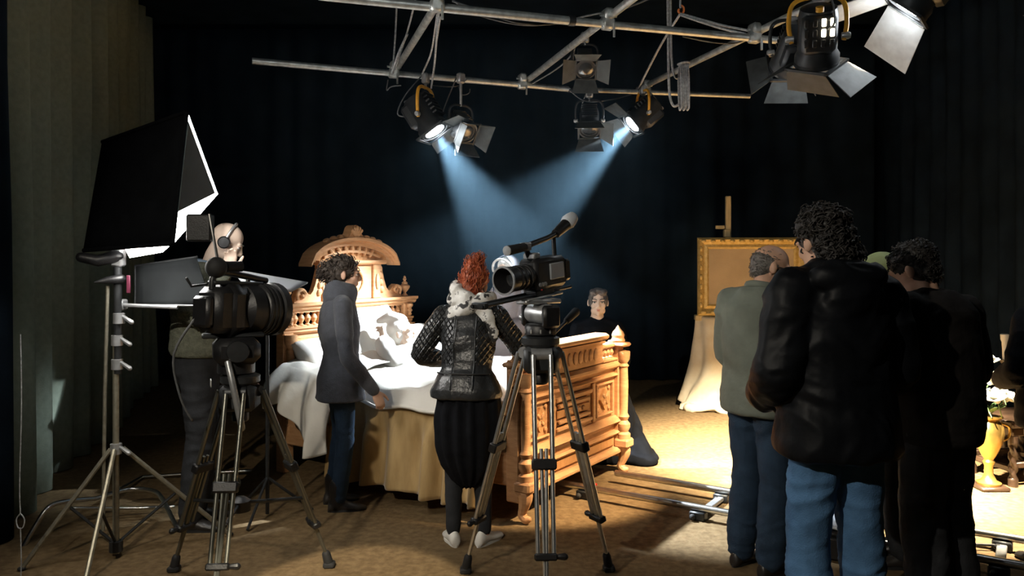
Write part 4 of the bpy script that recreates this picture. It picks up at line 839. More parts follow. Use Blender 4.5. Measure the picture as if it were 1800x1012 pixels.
# ================================================================== easel with gilt frame and draped cloth
EP = on_floor(1290, 716); ED = EP.y
ea = thing('easel', 'tall pale wooden easel holding the gilt picture frame', 'easel', EP, R(-6))
MB().cbox((-0.09, -0.02, 0.3), (-0.03, 0.03, 2.28), 0.006).build('mast', M_EASEL, ea)
MB().cbox((-0.11, -0.045, 1.84), (-0.04, 0.035, 1.92), 0.006).build('clamp_block', M_EASEL, ea)
MB().cbox((-0.20, -0.04, 1.925), (-0.10, -0.01, 1.965), 0.006).build('clamp_peg', M_EASEL, ea)
for sx in (-0.32, 0.32): MB().prism([(sx * 1.0 - 0.025, 0.0), (sx + 0.025, 0.0), (sx * 0.25 + 0.025, 1.5), (sx * 0.25 - 0.025, 1.5)], 0.03, 0.06).build('leg', M_EASEL, ea)
MB().prism([(0.05, 1.5), (0.09, 1.5), (0.62, 0.0), (0.57, 0.0)], -0.025, 0.025, axis='x').build('rear_leg', M_EASEL, ea)
MB().cbox((-0.42, -0.09, 0.94), (0.72, 0.03, 1.0), 0.008).build('tray', M_EASEL, ea)
pf = thing('picture_frame', 'wide gilt frame with a bare beige canvas on the easel', 'picture', EP + Vector((0.15, -0.10, 1.0)), R(-6))
W2, H2, b_ = 0.56, 0.83, 0.12
def frame_side(p0, p1, q1, q0):     # mitred side with a stepped profile
    mb = MB(); rs = []
    for t, d in ((0, 0.0), (0, -0.05), (0.18, -0.075), (0.35, -0.06), (0.6, -0.035), (0.85, -0.045), (1.0, -0.03), (1.0, 0.0)):
        a = Vector(p0).lerp(Vector(q0), t); c = Vector(p1).lerp(Vector(q1), t); rs.append([(a.x, d, a.y), (c.x, d, c.y)])
    n = len(rs); mb.add([p for r in rs for p in r], [(2 * i, 2 * i + 1, 2 * ((i + 1) % n) + 1, 2 * ((i + 1) % n)) for i in range(n)] + [tuple(2 * i for i in range(n)), tuple(2 * i + 1 for i in reversed(range(n)))])
    return mb.build('frame_side', M_GOLD, pf)
oc = [(-W2, 0), (W2, 0), (W2, H2), (-W2, H2)]; ic = [(-W2 + b_, b_), (W2 - b_, b_), (W2 - b_, H2 - b_), (-W2 + b_, H2 - b_)]
for k in range(4): frame_side(oc[k], oc[(k + 1) % 4], ic[(k + 1) % 4], ic[k])
for k in range(11):
    for z in (0.035, H2 - 0.035): MB().ell((-W2 + 0.06 + k * 0.1, -0.07, z), (0.03, 0.014, 0.018), 8, 6).build('carved_ornament', M_GOLD, pf)
for k in range(7):
    for x in (-W2 + 0.035, W2 - 0.035): MB().ell((x, -0.07, 0.11 + k * 0.1), (0.018, 0.014, 0.03), 8, 6).build('carved_ornament', M_GOLD, pf)
MB().box((-W2 + b_ - 0.01, -0.022, b_ - 0.01), (W2 - b_ + 0.01, -0.008, H2 - b_ + 0.01)).build('canvas', M_CANVAS, pf, 0)
dr = thing('draped_cloth', 'cream cloth draped to the floor below the gilt frame', 'cloth', EP + Vector((0.14, -0.06, 0)), R(-6))
def drp(u, v):
    a = -1.9 + 3.8 * u; h = v      # wraps round the easel front
    rad = 0.55 + 0.12 * h * h; fl = 0.035 * (0.3 + h) * math.sin(u * 30 + 2 * n1(u * 5, v * 2)) + 0.03 * n1(u * 8, v * 3, 5) * (0.3 + h)
    x = math.sin(a) * (rad + fl) - 0.03 * h; y = -math.cos(a) * (0.16 + 0.10 * h + fl) + 0.02
    z = 0.98 - 0.97 * v ** 0.9
    if v > 0.93: x += 0.05 * math.sin(u * 23); y -= 0.05 * (v - 0.93) / 0.07; z = max(0.012, z)
    return (x, y, max(0.01, z))
MB().grid(drp, 110, 40).build('cloth', M_MUSLIN, dr, 180, solid=0.008)
hem = MB().tube(spline([(-0.66, -0.2, 0.035), (-0.56, -0.28, 0.04), (-0.40, -0.27, 0.06), (-0.32, -0.32, 0.03), (-0.1, -0.35, 0.025), (0.3, -0.34, 0.025), (0.6, -0.26, 0.03)], 6), [0.05, 0.055, 0.05, 0.05, 0.05] + [0.035] * 32, 10, 'round').build('trailing_hem', M_MUSLIN, dr, 180)

# ================================================================== right hand props
vp = on_floor(1738, 858)
va = thing('gilt_vase', 'gilt pedestal vase on a dark foot at the right edge', 'vase', vp)
MB().cbox((-0.10, -0.10, 0), (0.10, 0.10, 0.03), 0.01).build('plinth', M_DARKWOOD, va)
MB().lathe([(0.075, 0.03), (0.08, 0.045), (0.05, 0.06), (0.03, 0.10), (0.028, 0.16), (0.04, 0.19), (0.03, 0.205), (0.05, 0.24), (0.085, 0.32), (0.098, 0.39), (0.092, 0.44), (0.07, 0.47), (0.065, 0.485), (0.088, 0.50), (0.09, 0.51), (0.06, 0.51)], 24).build('bowl', M_BRASS, va)
for sx in (-1, 1): MB().tube(spline([(sx * 0.085, 0, 0.33), (sx * 0.14, 0, 0.36), (sx * 0.145, 0, 0.43), (sx * 0.085, 0, 0.46)], 5), 0.009, 8).build('handle', M_BRASS, va)
def flower(label, p, s, tilt, k):
    f = thing('white_flower', label, 'flower', p, k, 'white flowers in vases'); f.rotation_euler = (tilt[0], tilt[1], k)
    for j in range(9):
        a = 2 * PI * j / 9; rr = 0.5 if j % 2 else 0.75
        mb = MB(); mb.m = Matrix.Rotation(a, 4, 'Z') @ Matrix.Rotation(-0.5 - 0.3 * (j % 2), 4, 'Y'); mb.ell((0.045 * s, 0, 0.02 * s), (0.045 * s, 0.028 * s, 0.009 * s), 8, 6); mb.build('petal', M_PETAL, f, 180)
    MB().ell((0, 0, 0.02 * s), (0.02 * s, 0.02 * s, 0.025 * s), 8, 6).build('centre', M_PETAL, f)
    MB().tube([(0, 0, 0), (0, 0, -0.13)], 0.004, 6).build('stem', M_LEAF, f)
fpos = [(0, 0, 0.86, 1.0), (-0.03, -0.05, 0.74, 1.1), (0.05, -0.05, 0.72, 1.0), (-0.07, -0.06, 0.63, 1.1), (0.01, -0.09, 0.62, 1.2), (0.08, -0.04, 0.62, 1.1), (-0.01, 0.03, 0.78, 0.9)]
flab = ['single white flower at the very top of the bouquet', 'white flower upper left in the vase bouquet', 'white flower upper right in the vase bouquet', 'white flower lower left over the vase rim', 'white flower at the front over the vase rim', 'white flower lower right over the vase rim', 'white flower at the back of the vase bouquet']
for i, (x, y, z, s) in enumerate(fpos): flower(flab[i], vp + Vector((x, y, z)), s, (0.5 if y < 0 else 0.1, x * 6), i * 1.3)
lf = thing('bouquet_leaves', 'green leaves around the rim of the gilt vase', 'leaves', vp + Vector((0, 0, 0.50)))
for j in range(10):
    a = j * 0.66; mb = MB(); mb.m = Matrix.Rotation(a, 4, 'Z') @ Matrix.Rotation(-0.5, 4, 'Y'); mb.ell((0.09, 0, 0.03), (0.055, 0.02, 0.004), 8, 6); mb.build('leaf', M_LEAF, lf, 180)
# dark carved stool behind
sp = on_floor(1790, 856)
so = thing('carved_stool', 'dark stool with spiral turned legs beside the gilt vase', 'stool', sp + Vector((0.15, 0.25, 0)), R(12))
MB().cbox((-0.27, -0.24, 0.42), (0.27, 0.24, 0.47), 0.012).build('seat', M_DARKWOOD, so)
MB().cbox((-0.25, -0.22, 0.36), (0.25, 0.22, 0.42), 0.008).build('apron', M_DARKWOOD, so)
for sx in (-0.22, 0.22):
    for sy in (-0.19, 0.19):
        rs = []
        for i in range(41):
            z = 0.36 * i / 40; t = z / 0.36; base = 0.026 if 0.16 < t < 0.84 else 0.034
            ring = []
            for j in range(12):
                a = 2 * PI * j / 12; r = base * (1 + (0.30 * math.sin(2 * a + t * 26) if 0.16 < t < 0.84 else 0))
                ring.append((sx + r * math.cos(a), sy + r * math.sin(a), z))
            rs.append(ring)
        MB().rings(rs).build('leg', M_DARKWOOD, so, 60)
    MB().cbox((sx - 0.018, -0.19, 0.10), (sx + 0.018, 0.19, 0.14), 0.006).build('stretcher', M_DARKWOOD, so)
for sy in (-0.19, 0.19): MB().cbox((-0.22, sy - 0.016, 0.13), (0.22, sy + 0.016, 0.17), 0.006).build('stretcher', M_DARKWOOD, so)
cp = at(1766, 592, 6.4)
cs = thing('candlestick', 'tall dark candlestick with an ivory candle behind the vase', 'candlestick', (cp.x, cp.y, 0))
MB().lathe([(0.14, 0), (0.14, 0.02), (0.08, 0.04), (0.03, 0.08), (0.02, 0.14), (0.03, 0.2), (0.016, 0.26), (0.014, 0.55), (0.026, 0.6), (0.014, 0.64), (0.016, cp.z - 0.22), (0.04, cp.z - 0.19), (0.042, cp.z - 0.18), (0.012, cp.z - 0.178)], 16).build('stem', M_DARKWOOD, cs)
MB().lathe([(0.016, cp.z - 0.178), (0.018, cp.z - 0.10), (0.022, cp.z - 0.04), (0.030, cp.z - 0.02), (0.032, cp.z + 0.02), (0.024, cp.z + 0.024), (0.0, cp.z + 0.02)], 14).build('candle', M_WAX, cs)
# bedside table with white flowers behind the bed head
bp_ = bp(1.72, 2.02); bt = thing('bedside_table', 'small round dark table on the far side of the headboard', 'table', bp_)
MB().lathe([(0.0, 0.66), (0.20, 0.66), (0.21, 0.67), (0.21, 0.69), (0.0, 0.695)], 24).build('top', M_DARKWOOD, bt); MB().lathe([(0.02, 0.06), (0.045, 0.1), (0.02, 0.18), (0.03, 0.4), (0.02, 0.6), (0.06, 0.66)], 14).build('column', M_DARKWOOD, bt)
for k in range(3):
    a = k * 2 * PI / 3; MB().tube(spline([(0.02 * math.cos(a), 0.02 * math.sin(a), 0.14), (0.12 * math.cos(a), 0.12 * math.sin(a), 0.07), (0.19 * math.cos(a), 0.19 * math.sin(a), 0.012)], 4), 0.014, 8, 'round').build('foot', M_DARKWOOD, bt)
jg = thing('white_jug', 'white china jug on the round bedside table', 'jug', bp_ + Vector((0, 0, 0.693)))
MB().lathe([(0.045, 0), (0.05, 0.01), (0.065, 0.07), (0.06, 0.12), (0.035, 0.17), (0.034, 0.19), (0.045, 0.21), (0.036, 0.21)], 20).build('body', M_PETAL, jg); MB().tube(spline([(0.06, 0, 0.06), (0.105, 0, 0.09), (0.1, 0, 0.16), (0.042, 0, 0.19)], 5), 0.008, 8).build('handle', M_PETAL, jg)
for i, (x, y, z) in enumerate(((0, 0, 0.30), (-0.04, -0.03, 0.26), (0.05, -0.02, 0.27))):
    flower(['white flower standing highest in the china jug', 'white flower leaning left in the china jug', 'white flower leaning right in the china jug'][i], bp_ + Vector((x, y, 0.693 + z)), 0.9, (0.4, x * 8), i * 1.1)
# ================================================================== people
TORSO = [(0.84, 0.145, 0.10), (0.95, 0.165, 0.115), (1.08, 0.148, 0.10), (1.25, 0.165, 0.112), (1.36, 0.172, 0.108), (1.43, 0.145, 0.088), (1.49, 0.072, 0.066)]
WTORSO = [(0.84, 0.145, 0.10), (0.93, 0.168, 0.118), (1.08, 0.125, 0.092), (1.25, 0.142, 0.118), (1.36, 0.145, 0.10), (1.43, 0.125, 0.08), (1.49, 0.06, 0.058)]
def grow(rs, g, hem=None):
    out = [(z, a + g, b + g) for z, a, b in rs]
    if hem:
        out = [r for r in out if r[0] > hem[-1][0] + 0.02]; out = list(hem) + out
    return out
class Human:
    def __init__(s, label, loc, rotz, H=1.75, J=None, head=(0, 0, 0), skin=None, fem=False, lower=True, hs=1.0, seat=False):
        s.k = H / 1.75; k = s.k; s.skin = skin or M_SKIN; s.lower = lower; s.fem = fem
        s.root = thing('person', label, 'person', loc, rotz)
        sw = 0.165 if fem else 0.185
        j = dict(pel=(0, 0, 0.95), wai=(0, 0.005, 1.10), che=(0, 0, 1.30), nek=(0, -0.01, 1.50), head=(0, 0.025, 1.63),
                 shL=(-sw, -0.01, 1.415), shR=(sw, -0.01, 1.415), elL=(-0.25, -0.03, 1.13), elR=(0.25, -0.03, 1.13), wrL=(-0.26, 0.06, 0.89), wrR=(0.26, 0.06, 0.89),
                 hiL=(-0.085, 0, 0.92), hiR=(0.085, 0, 0.92), knL=(-0.095, 0.02, 0.50), knR=(0.095, 0.02, 0.50), anL=(-0.10, -0.03, 0.08), anR=(0.10, -0.03, 0.08))
        j.update(J or {}); s.j = {a: Vector(b) * k for a, b in j.items()}
        hc = s.j['head']; s.hm = Matrix.Translation(hc) @ (Matrix.Rotation(R(head[2]), 4, 'Z') @ Matrix.Rotation(R(head[0]), 4, 'X') @ Matrix.Rotation(R(head[1]), 4, 'Y')) @ Matrix.Scale(hs * (0.93 + 0.07 * k), 4)
    def spine(s, z):
        q = [(0.95, s.j['pel']), (1.10, s.j['wai']), (1.30, s.j['che']), (1.50, s.j['nek'])]
        if z <= 0.95: return q[0][1] + Vector((0, 0, (z - 0.95) * s.k))
        for (a, p), (b, r) in zip(q, q[1:]):
            if z <= b: return p.lerp(r, (z - a) / (b - a))
        return q[-1][1] + (q[-1][1] - q[-2][1]).normalized() * (z - 1.5) * s.k
    def ring(s, z, rx, ry, n=24, e=0.88):
        c = s.spine(z); t = (s.spine(z + 0.03) - s.spine(z - 0.03)).normalized()
        sh = (s.j['shR'] - s.j['shL']).normalized(); hp = (s.j['hiR'] - s.j['hiL']).normalized(); w = min(1, max(0, (z - 0.95) / 0.4)); x = hp.lerp(sh, w).normalized()
        y = t.cross(x).normalized(); x = y.cross(t).normalized(); out = []
        for i in range(n):
            a = 2 * PI * i / n; ca, sa = math.cos(a), math.sin(a)
            out.append(c + x * (math.copysign(abs(ca) ** e, ca) * rx * s.k) + y * (math.copysign(abs(sa) ** e, sa) * ry * s.k))
        return out
    def torso(s, mb, rs): mb.rings([s.ring(*r) for r in rs]); return mb
    def limb(s, mb, names, rad, n=14, t1=1.0):
        p = [s.j[a] for a in names]; k = s.k
        if t1 < 1.0: p = p[:-1] + [p[-2].lerp(p[-1], t1)]
        # rounded bend at the middle joint
        pts = []; rr = []
        if len(p) == 3:
            a, b, c = p
            pts = [a, a.lerp(b, 0.5), a.lerp(b, 0.88), b.lerp(a.lerp(c, 0.5), 0.06), b.lerp(c, 0.12), b.lerp(c, 0.4), b.lerp(c, 0.75), c]
            r0, r1, r2 = rad; ra = (r0 + r1) / 2
            rr = [r0, ra * 1.0, r1 * 1.01, r1, r1 * 1.0, (r1 * 0.68 + r2 * 0.38), r2 * 1.12, r2]
        else: pts = p; rr = list(rad)
        mb.tube(pts, [r * k for r in rr], n, 'round'); return mb
    def hand(s, mb, side, d, t, curl=0.35):
        k = s.k; w = s.j['wr' + side]; d = Vector(d).normalized(); t = Vector(t); t = (t - d * t.dot(d)).normalized(); n = d.cross(t)
        if side == 'R': n = -n
        mb.tube([w - d * 0.02 * k, w + d * 0.02 * k, w + d * 0.055 * k, w + d * 0.085 * k], [0.027 * k, 0.032 * k, 0.040 * k, 0.036 * k], 12, 'round', flat=0.48, up=n)
        for i in range(4):
            L = (0.072, 0.080, 0.074, 0.058)[i] * k; p = w + d * (0.082 - 0.004 * abs(i - 1)) * k + t * (0.028 - 0.0188 * i) * k; a = curl * (0.6 + 0.1 * i); pts = [p - d * 0.02 * k, p]
            for q, fr in enumerate((0.45, 0.32, 0.23)):
                dd = d * math.cos(a) + n * math.sin(a); pts.append(pts[-1] + dd * L * fr); a += curl * 1.1
            mb.tube(pts, [0.0095 * k, 0.0095 * k, 0.0088 * k, 0.0082 * k, 0.0068 * k], 8, 'round')
        p = w + d * 0.025 * k + t * 0.024 * k; a = 0.75; pts = [p]
        for q in (0.042, 0.034, 0.026):
            dd = (d * math.cos(a) + t * math.sin(a)) * math.cos(curl * 0.5) + n * math.sin(curl * 0.6); pts.append(pts[-1] + dd.normalized() * q * k); a *= 0.6
        mb.tube(pts, [0.0125 * k, 0.0115 * k, 0.0105 * k, 0.0085 * k], 8, 'round')
    def headshape(s, mb):
        keep = mb.m; mb.m = s.hm; f = s.fem
        mb.ell((0, -0.012, 0.034), (0.074, 0.094, 0.083), 24, 16)
        mb.ell((0, 0.028, -0.03), (0.057 if f else 0.061, 0.064, 0.082), 20, 14)
        mb.ell((0, 0.060, -0.094), (0.020 if f else 0.027, 0.024, 0.020))
        for sx in (-1, 1):
            mb.ell((sx * 0.036, 0.02, -0.068), (0.026 if f else 0.03, 0.05, 0.03)); mb.ell((sx * 0.038, 0.060, -0.026), (0.024, 0.026, 0.026))
            mb.ell((sx * 0.030, 0.078, 0.024), (0.026, 0.014, 0.009 if f else 0.011), 12, 8)
            mb.ell((sx * 0.011, 0.098, -0.034), (0.009, 0.010, 0.008), 10, 6)
            mb.ell((sx * 0.079, -0.010, -0.004), (0.011, 0.021, 0.033), 12, 8, Euler((0.15, 0, -sx * 0.4)))
            mb.ell((sx * 0.031, 0.070, 0.002), (0.017, 0.015, 0.013), 12, 8)
        mb.tube([(0, 0.084, 0.022), (0, 0.096, 0.0), (0, 0.108, -0.022), (0, 0.106, -0.03)], [0.009, 0.009, 0.012, 0.012], 10, 'round')
        mb.ell((0, 0.084, -0.056), (0.021, 0.010, 0.007), 12, 8); mb.ell((0, 0.082, -0.068), (0.018, 0.011, 0.007), 12, 8)
        mb.m = keep
        nk = s.j['nek']; b = s.hm @ Vector((0, -0.022, -0.03)); mb.tube([nk - Vector((0, 0, 0.04 * s.k)), nk.lerp(b, 0.5), b], [0.062 * s.k, 0.05 * s.k if f else 0.057 * s.k, 0.054 * s.k], 16, 'round')
    def body(s, hands=(), voxel=0.0085, dec=None):
        mb = MB(); s.torso(mb, WTORSO if s.fem else TORSO); s.headshape(mb)
        for q in 'LR':
            s.limb(mb, ['sh' + q, 'el' + q, 'wr' + q], (0.052, 0.040, 0.026))
            mb.tube([s.j['nek'] - Vector((0, 0, 0.02)), s.j['sh' + q]], [0.05 * s.k, 0.055 * s.k], 12, 'round')
            s.limb(mb, ['hi' + q, 'kn' + q, 'an' + q], (0.082, 0.055, 0.038))
        for h in hands: s.hand(mb, *h)
        return fuse(mb, 'body', s.skin, s.root, voxel, 3, dec=dec)
    def face(s, brow=None, lips=True, eyes=True):
        for sx in (-1, 1):
            if eyes:
                mb = MB(); mb.m = s.hm; mb.ell((sx * 0.031, 0.0745, 0.004), (0.0145, 0.0125, 0.0085), 14, 10); e = mb.build('eye', M_EYEW, s.root, 180)
                mb = MB(); mb.m = s.hm; mb.ell((sx * 0.031, 0.0845, 0.004), (0.0062, 0.0034, 0.0064), 12, 8); mb.build('iris', M_IRIS, e, 180)
                mb = MB(); mb.m = s.hm; mb.tube([(sx * 0.015, 0.086, 0.010), (sx * 0.031, 0.0895, 0.0135), (sx * 0.047, 0.081, 0.009)], 0.0022, 6, 'round'); mb.build('eyelid', M_IRIS, e, 180)
            if brow:
                mb = MB(); mb.m = s.hm; mb.tube([(sx * 0.014, 0.092, 0.026), (sx * 0.032, 0.0915, 0.032), (sx * 0.050, 0.079, 0.027)], [0.004, 0.0042, 0.002], 8, 'round', flat=0.7); mb.build('eyebrow', brow, s.root, 180)
        if lips:
            mb = MB(); mb.m = s.hm; mb.ell((0, 0.0865, -0.056), (0.019, 0.0085, 0.0048), 12, 8); mb.ell((0, 0.085, -0.066), (0.016, 0.009, 0.0055), 12, 8); fuse(mb, 'lips', M_LIP, s.root, 0.0025, 2)
    def top(s, name, m, rs, arms=(0.075, 0.062, 0.048), t1=0.97, voxel=0.011, fold=None, smooth=5, extra=None, sides='LR', trap=0.07):
        mb = MB(); s.torso(mb, rs)
        for q in sides:
            s.limb(mb, ['sh' + q, 'el' + q, 'wr' + q], arms, t1=t1)
            if trap: mb.tube([s.spine(1.46), s.j['sh' + q]], [trap * s.k, arms[0] * 0.95 * s.k], 12, 'round')
        if extra: extra(mb)
        return fuse(mb, name, m, s.root, voxel, smooth, fold)
    def trousers(s, name, m, rad=(0.098, 0.075, 0.065), seat=(0.175, 0.13), fold=None, voxel=0.011, t1=0.97, extra=None):
        mb = MB(); a, b = seat; mb.rings([s.ring(z, rx, ry) for z, rx, ry in ((0.82, a * 0.8, b * 0.85), (0.88, a * 0.97, b), (0.95, a, b), (1.03, a * 0.92, b * 0.9))])
        for q in 'LR': s.limb(mb, ['hi' + q, 'kn' + q, 'an' + q], rad, t1=t1)
        if extra: extra(mb)
        return fuse(mb, name, m, s.root, voxel, 4, fold, zcut=0.012)
    def shoes(s, m, yaw=(8, -8), shaft=0.0, sc=1.0, name='shoe'):
        for q, yw in zip('LR', yaw):
            an = s.j['an' + q]; mb = MB(); mb.m = Matrix.Translation((an.x, an.y, an.z - 0.08 * s.k)) @ Matrix.Rotation(R(yw), 4, 'Z') @ Matrix.Scale(sc * s.k, 4)
            rs = []
            for y, w, h in ((-0.072, 0.018, 0.045), (-0.066, 0.030, 0.075), (-0.04, 0.036, 0.10), (0.0, 0.037, 0.105), (0.035, 0.039, 0.088), (0.07, 0.043, 0.066), (0.11, 0.046, 0.052), (0.15, 0.043, 0.044), (0.178, 0.032, 0.036), (0.192, 0.014, 0.024)):
                ring = []
                for i in range(16):
                    a = 2 * PI * i / 16; x = w * math.cos(a); z = h * (0.5 + 0.5 * math.sin(a)); z = max(0.0, z - 0.002)
                    if math.sin(a) > 0: x *= 1 - 0.28 * math.sin(a)
                    ring.append((x, y, z))
                rs.append(ring)
            mb.rings(rs)
            if shaft: mb.tube([(0, -0.012, 0.05), (0, -0.01, 0.08 + shaft)], [0.046, 0.052], 14, 'round')
            o = fuse(mb, name, m, s.root, 0.008, 2, zcut=0.0)
            sl = MB(); sl.m = mb.m; sl.prism([(0.034 * math.cos(a) * (1.25 if math.sin(a) > 0 else 1.0), 0.058 + 0.132 * math.sin(a)) for a in [2 * PI * i / 18 for i in range(18)]], 0.0, 0.016, axis='z')
            sl.build('sole', M_RUBBER if m is not M_SHOEWH else M_SHOEWH, o)
    def hair(s, m, blobs, voxel=0.008, fold=None, strands=0, L=0.05, r=0.0022, flow=(0, -0.3, -1), curl=0.4, seed=1, world=False, face=True):
        mb = MB(); mb.m = s.hm
        for b in blobs:
            if b[0] == 't': mb.tube(b[1], b[2], 12, 'round')
            else: mb.ell(b[0], b[1], 18, 12, Euler(b[2]) if len(b) > 2 else None)
        o = fuse(mb, 'hair', m, s.root, voxel, 2, fold or folds(0.004, (26, 26, 26), seed, 0.05, 0.5))
        if strands:
            v = verts_np(o.data); nn = normals_np(o.data); rg = random.Random(seed); st = MB(); inv = s.hm.inverted(); rot = s.hm.to_3x3()
            fl = (rot @ Vector(flow)).normalized(); cnt = 0
            while cnt < strands:
                i = rg.randrange(len(v)); p = Vector(v[i]); n = Vector(nn[i]); q = inv @ p
                cnt += 1
                if face and q.y > 0.055 and q.z < 0.05: continue
                if abs(q.x) > 0.05 and -0.045 < q.y < 0.05 and q.z < 0.035: continue
                d = fl - n * fl.dot(n) * 0.9 + Vector((rg.uniform(-1, 1), rg.uniform(-1, 1), rg.uniform(-1, 1))) * curl
                d.normalize(); side = n.cross(d); pts = []; ll = L * rg.uniform(0.6, 1.3); ph = rg.uniform(0, 6.28)
                for kx in range(6):
                    t = kx / 5; pts.append(p - n * 0.003 + d * ll * t + n * (0.010 * math.sin(t * PI) * rg.uniform(0.5, 1.4)) + side * (curl * 0.02 * math.sin(t * 5 + ph)))
                st.tube(pts, [r, r * 1.1, r, r * 0.9, r * 0.7, r * 0.2], 4)
            bm = bmesh.new(); bm.from_mesh(o.data); tmp = st.mesh('t'); bm.from_mesh(tmp); bm.to_mesh(o.data); bm.free(); bpy.data.meshes.remove(tmp)
            o.data.polygons.foreach_set('use_smooth', [True] * len(o.data.polygons))
        return o
    def child(s, name, mb, m, sm=180, solid=0.0): return mb.build(name, m, s.root, sm, solid)
SCALP = [((0, -0.020, 0.042), (0.082, 0.098, 0.085)), ((0, -0.045, -0.01), (0.076, 0.066, 0.075))]

def feet(px, py): return on_floor(px, py)
# ---------- woman in charcoal high-collar jacket, between left tripod and bed
h = Human('woman in charcoal high-collar jacket and jeans standing by the near bed side', feet(598, 890), R(-68), 1.63, fem=True, head=(-4, 0, -12), hs=0.95,
          J=dict(wrR=(0.20, 0.20, 0.83), elR=(0.23, 0.0, 1.08), elL=(-0.22, 0.0, 1.10), wrL=(-0.2, 0.10, 0.86), che=(0, -0.015, 1.30), nek=(0, 0.0, 1.50), head=(0, 0.035, 1.628)))
h.body((('R', (0.05, 0.45, -1), (-0.3, 1, 0.2), 0.35), ('L', (0, 0.2, -1), (0, 1, 0), 0.4)), 0.006, dec=0.4)
h.top('jacket', M_CHARCOAL, grow(WTORSO, 0.025, [(0.76, 0.205, 0.172), (0.80, 0.20, 0.165), (0.90, 0.195, 0.155), (1.02, 0.158, 0.125)]), (0.062, 0.053, 0.042), 0.96, 0.009, folds(0.006, (4, 4, 12), 2.0))
col = MB(); col.tube([h.spine(1.42), h.spine(1.48), h.spine(1.53), h.spine(1.575) + Vector((0, 0.008, 0))], [0.10, 0.112, 0.10, 0.084], 20, 'flat'); col.ell(h.spine(1.50) + Vector((0, 0.06, 0.0)), (0.085, 0.055, 0.06)); col.ell(h.spine(1.47) + Vector((0, -0.03, 0.0)), (0.11, 0.08, 0.04))
fuse(col, 'collar', M_CHARCOAL, h.root, 0.008, 4, folds(0.008, (4, 4, 22), 5.0))
h.trousers('jeans', M_JEANSDK, (0.088, 0.062, 0.052), (0.168, 0.125), folds(0.004, (6, 6, 26), 7.0))
h.shoes(M_SHOEDK, shaft=0.10, name='boot'); h.face(M_HAIRDK)
h.hair(M_HAIRDK, SCALP + [((0, -0.125, 0.015), (0.052, 0.048, 0.052)), ((0.015, -0.09, 0.05), (0.05, 0.05, 0.045)), ((-0.02, -0.14, -0.01), (0.035, 0.035, 0.04))], fold=folds(0.008, (22, 22, 22), 3, 0.1, 0.6), strands=420, L=0.04, r=0.003, curl=0.8, flow=(0, -1, 0.0), seed=4)
# ---------- red-haired woman in leather jacket
h = Human('red-haired woman in quilted leather jacket leaning over the bed', feet(822, 952), R(-8), 1.60, fem=True, head=(-28, 4, -6), hs=0.97,
          J=dict(pel=(0.0, -0.04, 0.95), wai=(0, -0.02, 1.10), che=(0.0, 0.05, 1.29), nek=(0.0, 0.10, 1.48), head=(0.005, 0.17, 1.595), shL=(-0.175, 0.075, 1.41), shR=(0.175, 0.075, 1.41),
                 elL=(-0.315, -0.01, 1.17), wrL=(-0.16, 0.24, 1.10), elR=(0.33, 0.16, 1.17), wrR=(0.36, 0.42, 1.18), knL=(-0.09, 0.01, 0.5), knR=(0.09, 0.03, 0.5), anL=(-0.08, -0.05, 0.08), anR=(0.11, -0.03, 0.08)))
h.body((('L', (0.5, 0.8, 0.1), (0.2, 0, 1), 0.5), ('R', (0.1, 1, 0.0), (-0.4, 0, 1), 0.8)), 0.007, dec=0.5)
ML2 = MATS['dark_leather']
jk = h.top('leather_jacket', M_LEATHER, grow(WTORSO, 0.028, [(0.92, 0.225, 0.175), (0.96, 0.222, 0.172), (1.05, 0.180, 0.140)]), (0.072, 0.062, 0.046), 0.97, 0.009, folds(0.007, (5, 5, 12), 12.0))
# quilted diamond stitching on back panel and sleeve, as raised pads set on the jacket
def quilted(m, step=0.030):
    nt = m.node_tree; N, L = nt.nodes, nt.links; tc = N.new('ShaderNodeTexCoord'); sx = N.new('ShaderNodeSeparateXYZ'); L.new(tc.outputs['Object'], sx.inputs[0])
    def mth(op, a, b=None, c=None):
        n = N.new('ShaderNodeMath'); n.operation = op
        for i, q in enumerate((a, b, c)):
            if q is None: continue
            if isinstance(q, (int, float)): n.inputs[i].default_value = q
            else: L.new(q, n.inputs[i])
        return n.outputs[0]
    X, Z = sx.outputs[0], sx.outputs[2]; z7 = mth('MULTIPLY', Z, 0.72)
    lines = [mth('PINGPONG', mth('DIVIDE', e, step), 0.5) for e in (mth('ADD', X, z7), mth('SUBTRACT', X, z7))]
    d = mth('MINIMUM', mth('MULTIPLY', mth('MINIMUM', lines[0], lines[1]), 4.0), 0.75)
    mask = mth('MULTIPLY', mth('GREATER_THAN', mth('ABSOLUTE', X), 0.066), mth('MULTIPLY', mth('GREATER_THAN', Z, 1.03), mth('LESS_THAN', Z, 1.36)))
    old = [n for n in N if n.type == 'BUMP'][0]; b2 = N.new('ShaderNodeBump'); b2.inputs['Strength'].default_value = 1.0; b2.inputs['Distance'].default_value = 0.012
    L.new(mth('MULTIPLY', d, mask), b2.inputs['Height']); L.new(old.outputs[0], b2.inputs['Normal']); L.new(b2.outputs[0], N['Principled BSDF'].inputs['Normal'])
quilted(M_LEATHER)
for x in (-0.062, 0.062):
    ys = []
    v = verts_np(jk.data)
    for z in np.linspace(0.90, 1.30, 14):
        w = (np.abs(v[:, 2] - z) < 0.02) & (np.abs(v[:, 0] - x) < 0.02); y = v[w][:, 1].min() if w.any() else -0.1; ys.append((x, y - 0.001, z))
    h.child('seam', MB().tube(spline(ys, 3), 0.004, 6), M_LEATHER)
v = verts_np(jk.data); ys = []
for x in np.linspace(-0.15, 0.15, 12):
    w = (np.abs(v[:, 2] - 0.985) < 0.02) & (np.abs(v[:, 0] - x) < 0.02); ys.append((x, (v[w][:, 1].min() if w.any() else -0.12) - 0.001, 0.985))
